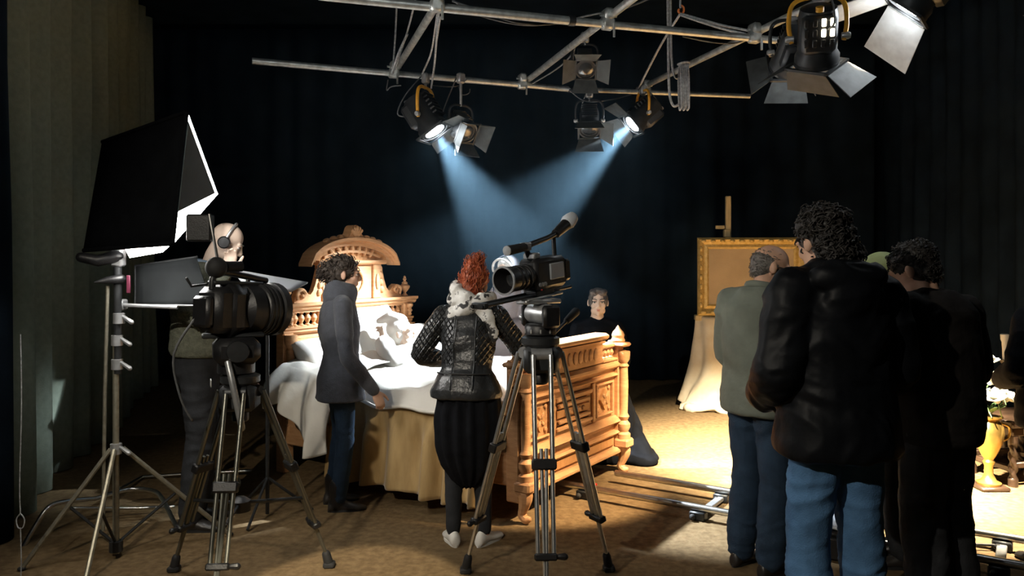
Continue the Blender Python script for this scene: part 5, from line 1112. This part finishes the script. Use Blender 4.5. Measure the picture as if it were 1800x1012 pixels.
h.child('waist_seam', MB().tube(spline(ys, 3), 0.005, 6), M_LEATHER)
sc_ = MB(); c = h.spine(1.49) + Vector((0, 0, 0.03))
for zc, rr, tl, tr in ((-0.035, 0.098, 0.10, 0.040), (0.012, 0.082, -0.14, 0.036), (-0.01, 0.095, -0.05, 0.034)):
    sc_.tube([c + Vector((rr * 1.12 * math.cos(a), rr * math.sin(a) - 0.004, zc + tl * 0.5 * math.cos(a) - 0.25 * rr * math.sin(a) * 0.3)) for a in [2 * PI * i / 26 for i in range(27)]], [tr * (1 + 0.18 * math.sin(i * 1.7)) for i in range(27)], 12)
sc_.tube([c + Vector((0.07, -0.085, -0.02)), c + Vector((0.115, -0.105, -0.09)), c + Vector((0.13, -0.10, -0.18))], [0.046, 0.042, 0.05], 12, 'round', flat=0.45, up=(0, 1, 0))
M_SC2 = mat('black_scarf_print', (0.03, 0.03, 0.03), 0.9, noise=0.2)
so_ = fuse(sc_, 'scarf', M_SCARF, h.root, 0.007, 2, folds(0.009, (9, 9, 22), 3.0, 0.15))
nt = M_SCARF.node_tree; cr = [n for n in nt.nodes if n.type == 'VALTORGB'][0]; cr.color_ramp.elements[1].position = 0.53
e = cr.color_ramp.elements.new(0.57); e.color = (0.05, 0.05, 0.05, 1)
mb = MB(); k = h.k
rr = [(0.36, 0.045, 0.05), (0.42, 0.11, 0.10), (0.50, 0.175, 0.14), (0.62, 0.205, 0.165), (0.76, 0.21, 0.17), (0.90, 0.20, 0.16), (1.0, 0.16, 0.125)]
mb.rings([[(Vector((0.01, -0.03 if z < 0.9 else -0.03, z * k)) + Vector((rx * math.cos(a), ry * math.sin(a), 0)) * k) for a in [2 * PI * i / 40 for i in range(40)]] for z, rx, ry in rr])
def pleat(v):
    a = np.arctan2(v[:, 1] + 0.03, v[:, 0] - 0.01); return 0.010 * np.sin(a * 13 + 2 * vnoise(v * 3)) + 0.006 * vnoise(v * 11)
fuse(mb, 'draped_skirt', M_JERSEY, h.root, 0.011, 3, pleat)
h.trousers('leggings', M_DARKTROU, (0.088, 0.058, 0.045), (0.15, 0.11), folds(0.003, (6, 6, 26), 3.0))
h.shoes(M_SHOEWH, yaw=(25, -25)); h.face(M_HAIRRED)
h.hair(M_HAIRRED, SCALP + [((0.0, -0.055, 0.105), (0.055, 0.058, 0.062)), ((0.01, -0.06, 0.15), (0.038, 0.04, 0.035)), ((0, -0.075, -0.05), (0.066, 0.05, 0.06)), ((-0.045, -0.05, -0.10), (0.035, 0.04, 0.05)), ((0.05, -0.045, -0.10), (0.032, 0.04, 0.055))], fold=folds(0.007, (24, 24, 24), 9, 0.1, 0.6), strands=420, L=0.045, r=0.0028, curl=0.45, flow=(0, 0.1, 1.0), seed=9)
# ---------- man in black windbreaker
h = Human('broad man in black hooded windbreaker and blue jeans seen from behind', Vector((1.335, 3.30, 0)), R(14), 1.83, head=(-14, -4, 8), hs=1.05,
          J=dict(che=(0, 0.0, 1.30), nek=(-0.01, 0.03, 1.50), head=(-0.03, 0.06, 1.62), shL=(-0.20, 0.0, 1.42), shR=(0.20, 0.0, 1.40), elL=(-0.275, -0.02, 1.12), wrL=(-0.20, 0.20, 1.0), elR=(0.275, -0.02, 1.11), wrR=(0.18, 0.2, 1.0), knL=(-0.11, 0.03, 0.5), anL=(-0.12, 0.0, 0.08), knR=(0.10, 0.0, 0.5), anR=(0.12, -0.03, 0.08)))
h.body((('L', (0.6, 0.7, -0.1), (0, 0.2, 1), 0.5), ('R', (-0.6, 0.7, -0.1), (0, 0.2, 1), 0.5)), 0.009)
def hood(mb):
    c = h.spine(1.47); mb.ell(c + Vector((0.0, -0.12, 0.02)), (0.17, 0.07, 0.07), 18, 12, Euler((0.5, 0, 0))); mb.ell(c + Vector((0.0, -0.145, -0.08)), (0.13, 0.05, 0.10), 18, 12, Euler((0.2, 0, 0)))
    for sx in (-1, 1): mb.ell(c + Vector((sx * 0.09, -0.03, 0.045)), (0.05, 0.075, 0.045))
h.top('hooded_jacket', M_BLACKCOAT, grow(TORSO, 0.045, [(0.80, 0.238, 0.19), (0.84, 0.24, 0.195), (0.95, 0.232, 0.185), (1.08, 0.215, 0.165)]), (0.098, 0.086, 0.066), 0.98, 0.011, folds(0.014, (4, 4, 9), 31.0, 0.18, 0.4), extra=hood, trap=0.085)
h.trousers('jeans', M_JEANS, (0.108, 0.085, 0.074), (0.19, 0.14), folds(0.008, (5, 5, 16), 15.0))
h.shoes(M_SHOEDK); h.face(M_HAIRBK)
h.hair(M_HAIRBK, SCALP + [((0, -0.03, 0.07), (0.088, 0.10, 0.07)), ((0, -0.085, -0.02), (0.082, 0.05, 0.09)), ((0.02, -0.085, -0.085), (0.065, 0.04, 0.05))], fold=folds(0.012, (20, 20, 20), 5, 0.15, 0.6), strands=900, L=0.03, r=0.0038, curl=0.7, seed=6)
# ---------- grey haired man in grey-green jacket with glasses
h = Human('man with cropped grey hair and glasses in grey-green jacket', feet(1334, 1000), R(-58), 1.72, head=(-16, 0, -36),
          J=dict(che=(0, -0.02, 1.30), nek=(0, 0.03, 1.49), head=(0, 0.10, 1.605), elL=(-0.25, 0.02, 1.12), wrL=(-0.15, 0.22, 1.0), elR=(0.25, 0.0, 1.12), wrR=(0.2, 0.22, 0.98)))
h.body((('L', (0.6, 0.7, 0), (0, 0, 1), 0.5), ('R', (-0.3, 0.9, 0), (0, 0, 1), 0.5)), 0.0075, dec=0.6)
h.top('jacket', M_GREYJACKET, grow(TORSO, 0.035, [(0.84, 0.212, 0.165), (0.88, 0.215, 0.168), (0.95, 0.21, 0.165), (1.08, 0.195, 0.15)]), (0.085, 0.072, 0.056), 0.97, 0.011, folds(0.009, (4, 4, 9), 41.0))
c = h.spine(1.49); h.child('collar', MB().tube([c + Vector((0.075 * math.cos(a), 0.07 * math.sin(a), 0.02 - 0.02 * math.sin(a))) for a in [2 * PI * i / 20 for i in range(21)]], 0.02, 8), M_GREYJACKET)
h.trousers('jeans', M_JEANSDK, (0.102, 0.08, 0.07), (0.18, 0.132), folds(0.008, (5, 5, 18), 25.0)); h.shoes(M_SHOEDK); h.face(M_HAIRGREY)
h.hair(M_HAIRGREY, [((0, -0.026, 0.018), (0.078, 0.088, 0.078)), ((0, -0.05, -0.02), (0.072, 0.058, 0.06))], fold=folds(0.002, (60, 60, 60), 5, 0.05, 0.6), strands=300, L=0.014, r=0.0016, curl=0.5, seed=16)
gl = MB(); gl.m = h.hm
for sx in (-1, 1):
    gl.tube([(sx * 0.034 + 0.022 * math.cos(a), 0.103, 0.002 + 0.017 * math.sin(a)) for a in [2 * PI * i / 16 for i in range(17)]], 0.0022, 6); gl.tube([(sx * 0.056, 0.10, 0.008), (sx * 0.078, 0.05, 0.010), (sx * 0.083, -0.005, 0.008)], 0.0026, 6)
gl.tube([(-0.012, 0.104, 0.006), (0, 0.107, 0.009), (0.012, 0.104, 0.006)], 0.002, 6); g_ = h.child('glasses', gl, M_BLKPLASTIC)
for sx in (-1, 1):
    mb = MB(); mb.m = h.hm; mb.ell((sx * 0.034, 0.103, 0.002), (0.021, 0.0012, 0.016), 14, 8); mb.build('lens', M_GLASS, g_, 180)
# ---------- man in black T-shirt at right
h = Human('dark-haired man in black T-shirt bowing his head at right', Vector((1.955, 3.68, 0)), R(28), 1.74, head=(-26, 0, 22), hs=1.06,
          J=dict(che=(0, -0.01, 1.30), nek=(0, 0.05, 1.47), head=(-0.01, 0.13, 1.575), shL=(-0.195, 0.02, 1.40), shR=(0.195, 0.0, 1.38), elL=(-0.26, 0.05, 1.10), wrL=(-0.12, 0.24, 1.05), elR=(0.275, 0.0, 1.09), wrR=(0.18, 0.22, 1.0)))
h.body((('L', (0.6, 0.7, 0), (0, 0, 1), 0.5), ('R', (-0.4, 0.8, 0), (0, 0, 1), 0.5)), 0.0075, dec=0.6)
h.top('t_shirt', M_TSHIRT, grow(TORSO, 0.032, [(0.80, 0.205, 0.16), (0.84, 0.21, 0.165), (0.95, 0.215, 0.17), (1.08, 0.21, 0.165)]), (0.085, 0.075, 0.06), 0.9, 0.011, folds(0.009, (4, 4, 14), 51.0))
h.trousers('trousers', M_DARKTROU, (0.115, 0.095, 0.085), (0.19, 0.145), folds(0.009, (5, 5, 14), 35.0)); h.shoes(M_SHOEDK); h.face(M_HAIRBK)
h.hair(M_HAIRBK, SCALP + [((0, -0.03, 0.05), (0.082, 0.098, 0.075))], fold=folds(0.004, (30, 30, 30), 5, 0.1, 0.6), strands=700, L=0.022, r=0.0026, curl=0.4, seed=26)
# ---------- man in green cap behind them
h = Human('man in olive green cap half hidden behind the two men in black', Vector((2.06, 4.32, 0)), R(70), 1.66, head=(-20, 0, 10), J=dict(head=(0, 0.07, 1.615), nek=(0, 0.02, 1.49)))
h.body((('L', (0, 0.2, -1), (0, 1, 0), 0.4), ('R', (0, 0.2, -1), (0, 1, 0), 0.4)), 0.009)
h.top('dark_sweater', M_JERSEY, grow(TORSO, 0.03, [(0.84, 0.20, 0.155), (0.95, 0.20, 0.155)]), fold=folds(0.008, (4, 4, 9), 61.0)); h.trousers('trousers', M_DARKTROU, fold=folds(0.007, (5, 5, 16), 45.0)); h.shoes(M_SHOEDK); h.face(M_HAIRBK)
h.hair(M_HAIRBK, [((0, -0.04, -0.005), (0.078, 0.074, 0.06))], seed=3)
mb = MB(); mb.m = h.hm; mb.ell((0, -0.008, 0.045), (0.086, 0.104, 0.085)); mb.ell((0, 0.0, 0.02), (0.086, 0.103, 0.03)); cpo = fuse(mb, 'cap', M_CAP, h.root, 0.007, 2, folds(0.002, (20, 20, 20)))
mb = MB(); mb.m = h.hm; mb.grid(lambda u, v: ((u * 2 - 1) * 0.075 * (1 - 0.25 * v * v), 0.075 + 0.085 * v - 0.05 * (u * 2 - 1) ** 2 * (1 - v * 0.3), 0.022 - 0.02 * v - 0.02 * (u * 2 - 1) ** 2), 14, 8); mb.build('brim', M_CAP, cpo, 180, 0.004)
# ---------- person in black at the right edge
h = Human('person in black coat and grey trousers cut by the right frame edge', Vector((2.90, 4.28, 0)), R(10), 1.60, J=dict(elL=(-0.27, -0.02, 1.14), wrL=(-0.18, 0.2, 1.05)))
h.body((('L', (0.6, 0.7, 0), (0, 0, 1), 0.5), ('R', (0, 0.2, -1), (0, 1, 0), 0.4)), 0.009)
h.top('coat', M_JERSEY, grow(TORSO, 0.04, [(0.80, 0.215, 0.17), (0.95, 0.215, 0.17)]), (0.09, 0.078, 0.06), fold=folds(0.01, (4, 4, 9), 71.0)); h.trousers('trousers', M_GREYTROU, fold=folds(0.007, (5, 5, 16), 55.0)); h.shoes(M_SHOEDK); h.face(M_HAIRBK)
h.hair(M_HAIRBK, SCALP, strands=100, seed=33)
# ---------- bald man with headphones behind the left camera
h = Human('bald man with headphones in knitted sweater behind the left camera', at(350, 941, 4.90) * 1, R(-76), 1.865, head=(-30, 0, 0), skin=M_SKINP,
          J=dict(che=(0, -0.01, 1.30), nek=(0, 0.06, 1.49), head=(0, 0.15, 1.615), elL=(-0.25, 0.12, 1.16), wrL=(-0.16, 0.32, 1.2), elR=(0.26, 0.0, 1.20), wrR=(0.17, 0.16, 1.44)))
h.root.location.z = 0
h.body((('L', (0.3, 0.9, 0), (0, 0, 1), 0.5), ('R', (-0.3, 0.3, 1), (0.2, 1, 0), 0.5)), 0.0065, dec=0.5)
h.top('sweater', M_SWEATER, grow(TORSO, 0.03, [(0.98, 0.19, 0.145), (1.01, 0.20, 0.155), (1.08, 0.195, 0.15)]), (0.078, 0.066, 0.045), 0.93, 0.010, folds(0.010, (4, 4, 12), 81.0))
c = h.spine(1.47); h.child('shirt_collar', MB().tube([c + Vector((0.078 * math.cos(a), 0.075 * math.sin(a), 0.03 - 0.015 * math.sin(a))) for a in [2 * PI * i / 20 for i in range(21)]], 0.024, 8), M_BLUESHIRT)
h.trousers('trousers', M_DARKTROU, fold=folds(0.008, (5, 5, 16), 65.0)); h.shoes(M_SHOEDK); h.face(M_HAIRGREY)
hp = thing('headphones', 'black headphones worn by the bald man', 'headphones', h.root.location, R(-76))
mb = MB(); mb.m = h.hm; mb.tube([(0.092 * math.cos(a), -0.008, 0.0 + 0.128 * math.sin(a)) for a in [PI * i / 18 for i in range(19)]], 0.008, 8); mb.build('headband', M_GREYMETAL, hp)
for sx in (-1, 1):
    mb = MB(); mb.m = h.hm; mb.lathe([(0.0, 0.0), (0.036, 0.002), (0.038, 0.016), (0.030, 0.028), (0.0, 0.030)] if sx > 0 else [(0.0, -0.030), (0.030, -0.028), (0.038, -0.016), (0.036, -0.002), (0.0, 0.0)], 18, o=(sx * 0.078, -0.006, -0.004), axis='x'); mb.build('ear_cup', M_BLKPLASTIC, hp)
# ---------- veiled nurse behind the bed
h = Human('nun in grey veil and mauve habit standing beyond the bed', bp(1.74, 1.18), BR + R(90), 1.63, fem=True, head=(-22, 0, 0), J=dict(head=(0, 0.06, 1.62), nek=(0, 0.01, 1.5), elL=(-0.22, 0.06, 1.12), wrL=(-0.06, 0.22, 1.06), elR=(0.22, 0.06, 1.12), wrR=(0.06, 0.22, 1.06)), skin=M_SKINP)
h.body((('L', (0.7, 0.6, 0), (0, 0, 1), 0.5), ('R', (-0.7, 0.6, 0), (0, 0, 1), 0.5)), 0.0075, dec=0.5); h.face(M_HAIRBR)
def robe(mb): mb.rings([[(Vector((rx * math.cos(a), ry * math.sin(a), z)) * h.k) for a in [2 * PI * i / 32 for i in range(32)]] for z, rx, ry in ((0.02, 0.30, 0.26), (0.4, 0.25, 0.21), (0.8, 0.20, 0.16), (1.05, 0.15, 0.12))])
h.top('habit', M_HABIT, grow(WTORSO, 0.03), (0.07, 0.072, 0.075), 0.9, 0.012, folds(0.010, (7, 7, 3), 91.0), extra=robe)
mb = MB(); mb.m = h.hm; mb.ell((0, -0.012, 0.03), (0.088, 0.088, 0.098)); mb.ell((0, 0.0, -0.09), (0.072, 0.062, 0.06)); mb.ell((0, 0.02, -0.155), (0.12, 0.09, 0.05)); fuse(mb, 'white_coif', M_COIF, h.root, 0.008, 3, folds(0.003, (14, 14, 14)))
mb = MB(); mb.m = h.hm
def vl(u, v):
    a = R(-118) + R(236) * u; t = v
    if t < 0.4: q = t / 0.4; ph = (1 - q) * PI / 2; r = 0.108 * math.cos(ph) + 0.004; z = 0.03 + 0.108 * math.sin(ph)
    else: q = (t - 0.4) / 0.6; r = 0.112 + 0.10 * q ** 0.8 + 0.012 * math.sin(u * 24) * q; z = 0.03 - 0.36 * q
    return (math.sin(a) * r, -math.cos(a) * r * 1.08 - 0.008, z)
mb.grid(vl, 48, 30); ve = mb.build('veil', M_VEIL, h.root, 180, 0.004)
mb = MB(); mb.m = h.hm; e_ = [vl(0, t / 20) for t in range(20, 7, -1)]; arcs = [(0.104 * math.sin(a), 0.064, 0.03 + 0.104 * math.cos(a)) for a in [R(-95) + R(190) * i / 24 for i in range(25)]]
mb.tube(arcs, 0.010, 8, 'round'); mb.build('white_band', M_COIF, ve, 180)
# ---------- actress seated beyond the footboard
h = Human('young woman in black mourning dress seated beyond the footboard', bp(2.0, 0.47), R(188), 1.76, fem=True, head=(0, 0, -12), skin=M_SKINP,
          J=dict(pel=(0, 0, 0.53), wai=(0, 0.01, 0.68), che=(0, 0, 0.90), nek=(0, -0.01, 1.10), head=(0, 0.02, 1.235), shL=(-0.17, -0.01, 1.015), shR=(0.17, -0.01, 1.015), elL=(-0.23, 0.03, 0.74), wrL=(-0.08, 0.22, 0.64), elR=(0.23, 0.03, 0.74), wrR=(0.08, 0.22, 0.64),
                 hiL=(-0.09, 0.02, 0.51), hiR=(0.09, 0.02, 0.51), knL=(-0.09, 0.38, 0.50), knR=(0.09, 0.38, 0.50), anL=(-0.09, 0.36, 0.08), anR=(0.09, 0.36, 0.08)))
h.body((('L', (0.7, 0.6, -0.2), (0, 0.6, 1), 0.5), ('R', (-0.7, 0.6, -0.2), (0, 0.6, 1), 0.5)), 0.006, dec=0.5); h.face(M_HAIRDK)
h.top('bodice', M_MOURN, [(z, a + 0.018, b + 0.018) for z, a, b in WTORSO[1:-1]] + [(1.46, 0.10, 0.075)], (0.064, 0.056, 0.04), 0.96, 0.009, folds(0.005, (6, 6, 14), 95.0), trap=0.066)
mb = MB(); kk = h.k
mb.rings([[(Vector((cx_ + rx * math.cos(a), cy_ + ry * math.sin(a), z)) * kk) for a in [2 * PI * i / 36 for i in range(36)]] for z, rx, ry, cx_, cy_ in ((0.01, 0.30, 0.36, 0, 0.2), (0.2, 0.27, 0.33, 0, 0.19), (0.44, 0.23, 0.30, 0, 0.17), (0.56, 0.19, 0.24, 0, 0.1), (0.66, 0.15, 0.12, 0, 0.01))])
# train spreading on the floor past the bed's far foot
loc = h.root.matrix_basis.inverted() if False else Matrix.Rotation(-h.root.rotation_euler.z, 4, 'Z') @ Matrix.Translation(-h.root.location)
for px, py, d, rr_ in ((1095, 770, 6.6, 0.20), (1108, 785, 6.5, 0.20), (1122, 798, 6.42, 0.17), (1134, 812, 6.34, 0.11), (1085, 800, 6.5, 0.18)):
    p = at(px, py, d); q = loc @ p; mb.ell((q.x, q.y, max(0.02, q.z * 0.5)), (rr_, rr_, max(0.05, q.z * 0.55)))
q0, q1 = loc @ at(1080, 740, 6.75), loc @ at(1128, 806, 6.4); mb.tube([(0, 0.1, 0.35), q0, q1], [0.26, 0.2, 0.10], 16, 'round')
fuse(mb, 'skirt', M_MOURN, h.root, 0.014, 5, folds(0.012, (7, 7, 4), 97.0), zcut=0.004)
h.hair(M_HAIRDK, [((0, -0.024, 0.042), (0.079, 0.092, 0.084)), ((-0.056, 0.018, 0.02), (0.028, 0.058, 0.06)), ((0.056, 0.018, 0.02), (0.028, 0.058, 0.06)), ((0, 0.03, 0.098), (0.05, 0.052, 0.028)), ((-0.036, 0.044, 0.084), (0.042, 0.042, 0.030), (0, 0.5, 0)), ((0.036, 0.044, 0.084), (0.042, 0.042, 0.030), (0, -0.5, 0)), ((0, -0.085, -0.03), (0.06, 0.045, 0.055))], fold=folds(0.0025, (60, 8, 20), 2), strands=0, L=0.07, r=0.0018, curl=0.12, flow=(0, -0.8, -0.5), seed=44)
h.child('necklace', MB().tube([h.spine(1.46) + Vector((0.055 * math.cos(a), 0.05 * math.sin(a) + 0.025, 0.018 - 0.02 * math.sin(a))) for a in [2 * PI * i / 20 for i in range(21)]], 0.0025, 6), M_BRASS)
sl_ = thing('wooden_stool', 'round dark stool under the seated woman in black', 'stool', bp(2.0, 0.47))
MB().lathe([(0.0, 0.42), (0.16, 0.42), (0.17, 0.43), (0.17, 0.45), (0.0, 0.455)], 20).build('seat', M_DARKWOOD, sl_)
for k in range(4):
    a = PI / 4 + k * PI / 2; MB().tube([(0.1 * math.cos(a), 0.1 * math.sin(a), 0.42), (0.15 * math.cos(a), 0.15 * math.sin(a), 0.0)], [0.016, 0.013], 8).build('leg', M_DARKWOOD, sl_)
# ---------- patient lying in bed
h = Human('patient in white nightdress and cap propped on the pillows', bp(0.80, 1.02), BR + PI, 1.66, fem=True, head=(10, 0, 20), skin=M_SKINP,
          J=dict(pel=(0, -0.02, 0.70), wai=(0, -0.14, 0.76), che=(0, -0.32, 0.86), nek=(0, -0.50, 0.98), head=(0, -0.62, 1.07), shL=(-0.17, -0.42, 0.93), shR=(0.17, -0.42, 0.93), elL=(-0.27, -0.22, 0.80), wrL=(-0.10, -0.02, 0.88), elR=(0.33, -0.40, 0.86), wrR=(0.27, -0.60, 1.03),
                 hiL=(-0.09, 0.0, 0.68), hiR=(0.09, 0.0, 0.68), knL=(-0.12, 0.36, 0.74), knR=(0.12, 0.36, 0.74), anL=(-0.12, 0.72, 0.68), anR=(0.12, 0.72, 0.68)))
h.body((('L', (0.8, 0.5, 0.1), (-0.4, 0.4, 0.7), 0.3), ('R', (-0.3, -0.3, 0.8), (0.2, 0.8, 0.5), 0.7)), 0.006, dec=0.5); h.face(M_HAIRGREY)
h.top('nightdress', M_PILLOW, grow(WTORSO, 0.03), (0.075, 0.075, 0.07), 0.88, 0.012, folds(0.010, (8, 8, 8), 99.0))
mb = MB(); mb.m = h.hm; mb.ell((0, -0.03, 0.045), (0.09, 0.10, 0.09)); mb.ell((0, -0.03, -0.01), (0.088, 0.075, 0.085)); mb.tube([(0, 0.0, 0.10), (0.02, -0.08, 0.15), (0.05, -0.16, 0.13)], [0.06, 0.05, 0.025], 12, 'round'); fuse(mb, 'night_cap', M_PILLOW, h.root, 0.008, 4, folds(0.003, (14, 14, 14), 3))
# ================================================================== haze hanging in the studio, thinning downwards
haze = MB().box((-2.4, 5.2, 1.0), (1.32, 8.1, 3.4)).build('haze', M_SCREEN, None, 0)
tag(haze, 'thin blue haze hanging in the lamp beams above the bed', 'haze', kind='stuff')
hm_ = bpy.data.materials.new('studio_haze'); hm_.use_nodes = True; nt = hm_.node_tree
for n in list(nt.nodes):
    if n.type != 'OUTPUT_MATERIAL': nt.nodes.remove(n)
vsn = nt.nodes.new('ShaderNodeVolumeScatter'); vsn.inputs['Color'].default_value = (0.42, 0.74, 1.0, 1); vsn.inputs['Anisotropy'].default_value = 0.3
tc = nt.nodes.new('ShaderNodeTexCoord'); sx = nt.nodes.new('ShaderNodeSeparateXYZ'); mr = nt.nodes.new('ShaderNodeMapRange'); mr.interpolation_type = 'SMOOTHSTEP'
for i, val in ((1, 1.05), (2, 2.35), (3, 0.0), (4, HAZE)): mr.inputs[i].default_value = val
nt.links.new(tc.outputs['Object'], sx.inputs[0]); nt.links.new(sx.outputs[2], mr.inputs[0]); nt.links.new(mr.outputs[0], vsn.inputs['Density'])
nt.links.new(vsn.outputs[0], [n for n in nt.nodes if n.type == 'OUTPUT_MATERIAL'][0].inputs['Volume'])
haze.data.materials.clear(); haze.data.materials.append(hm_)
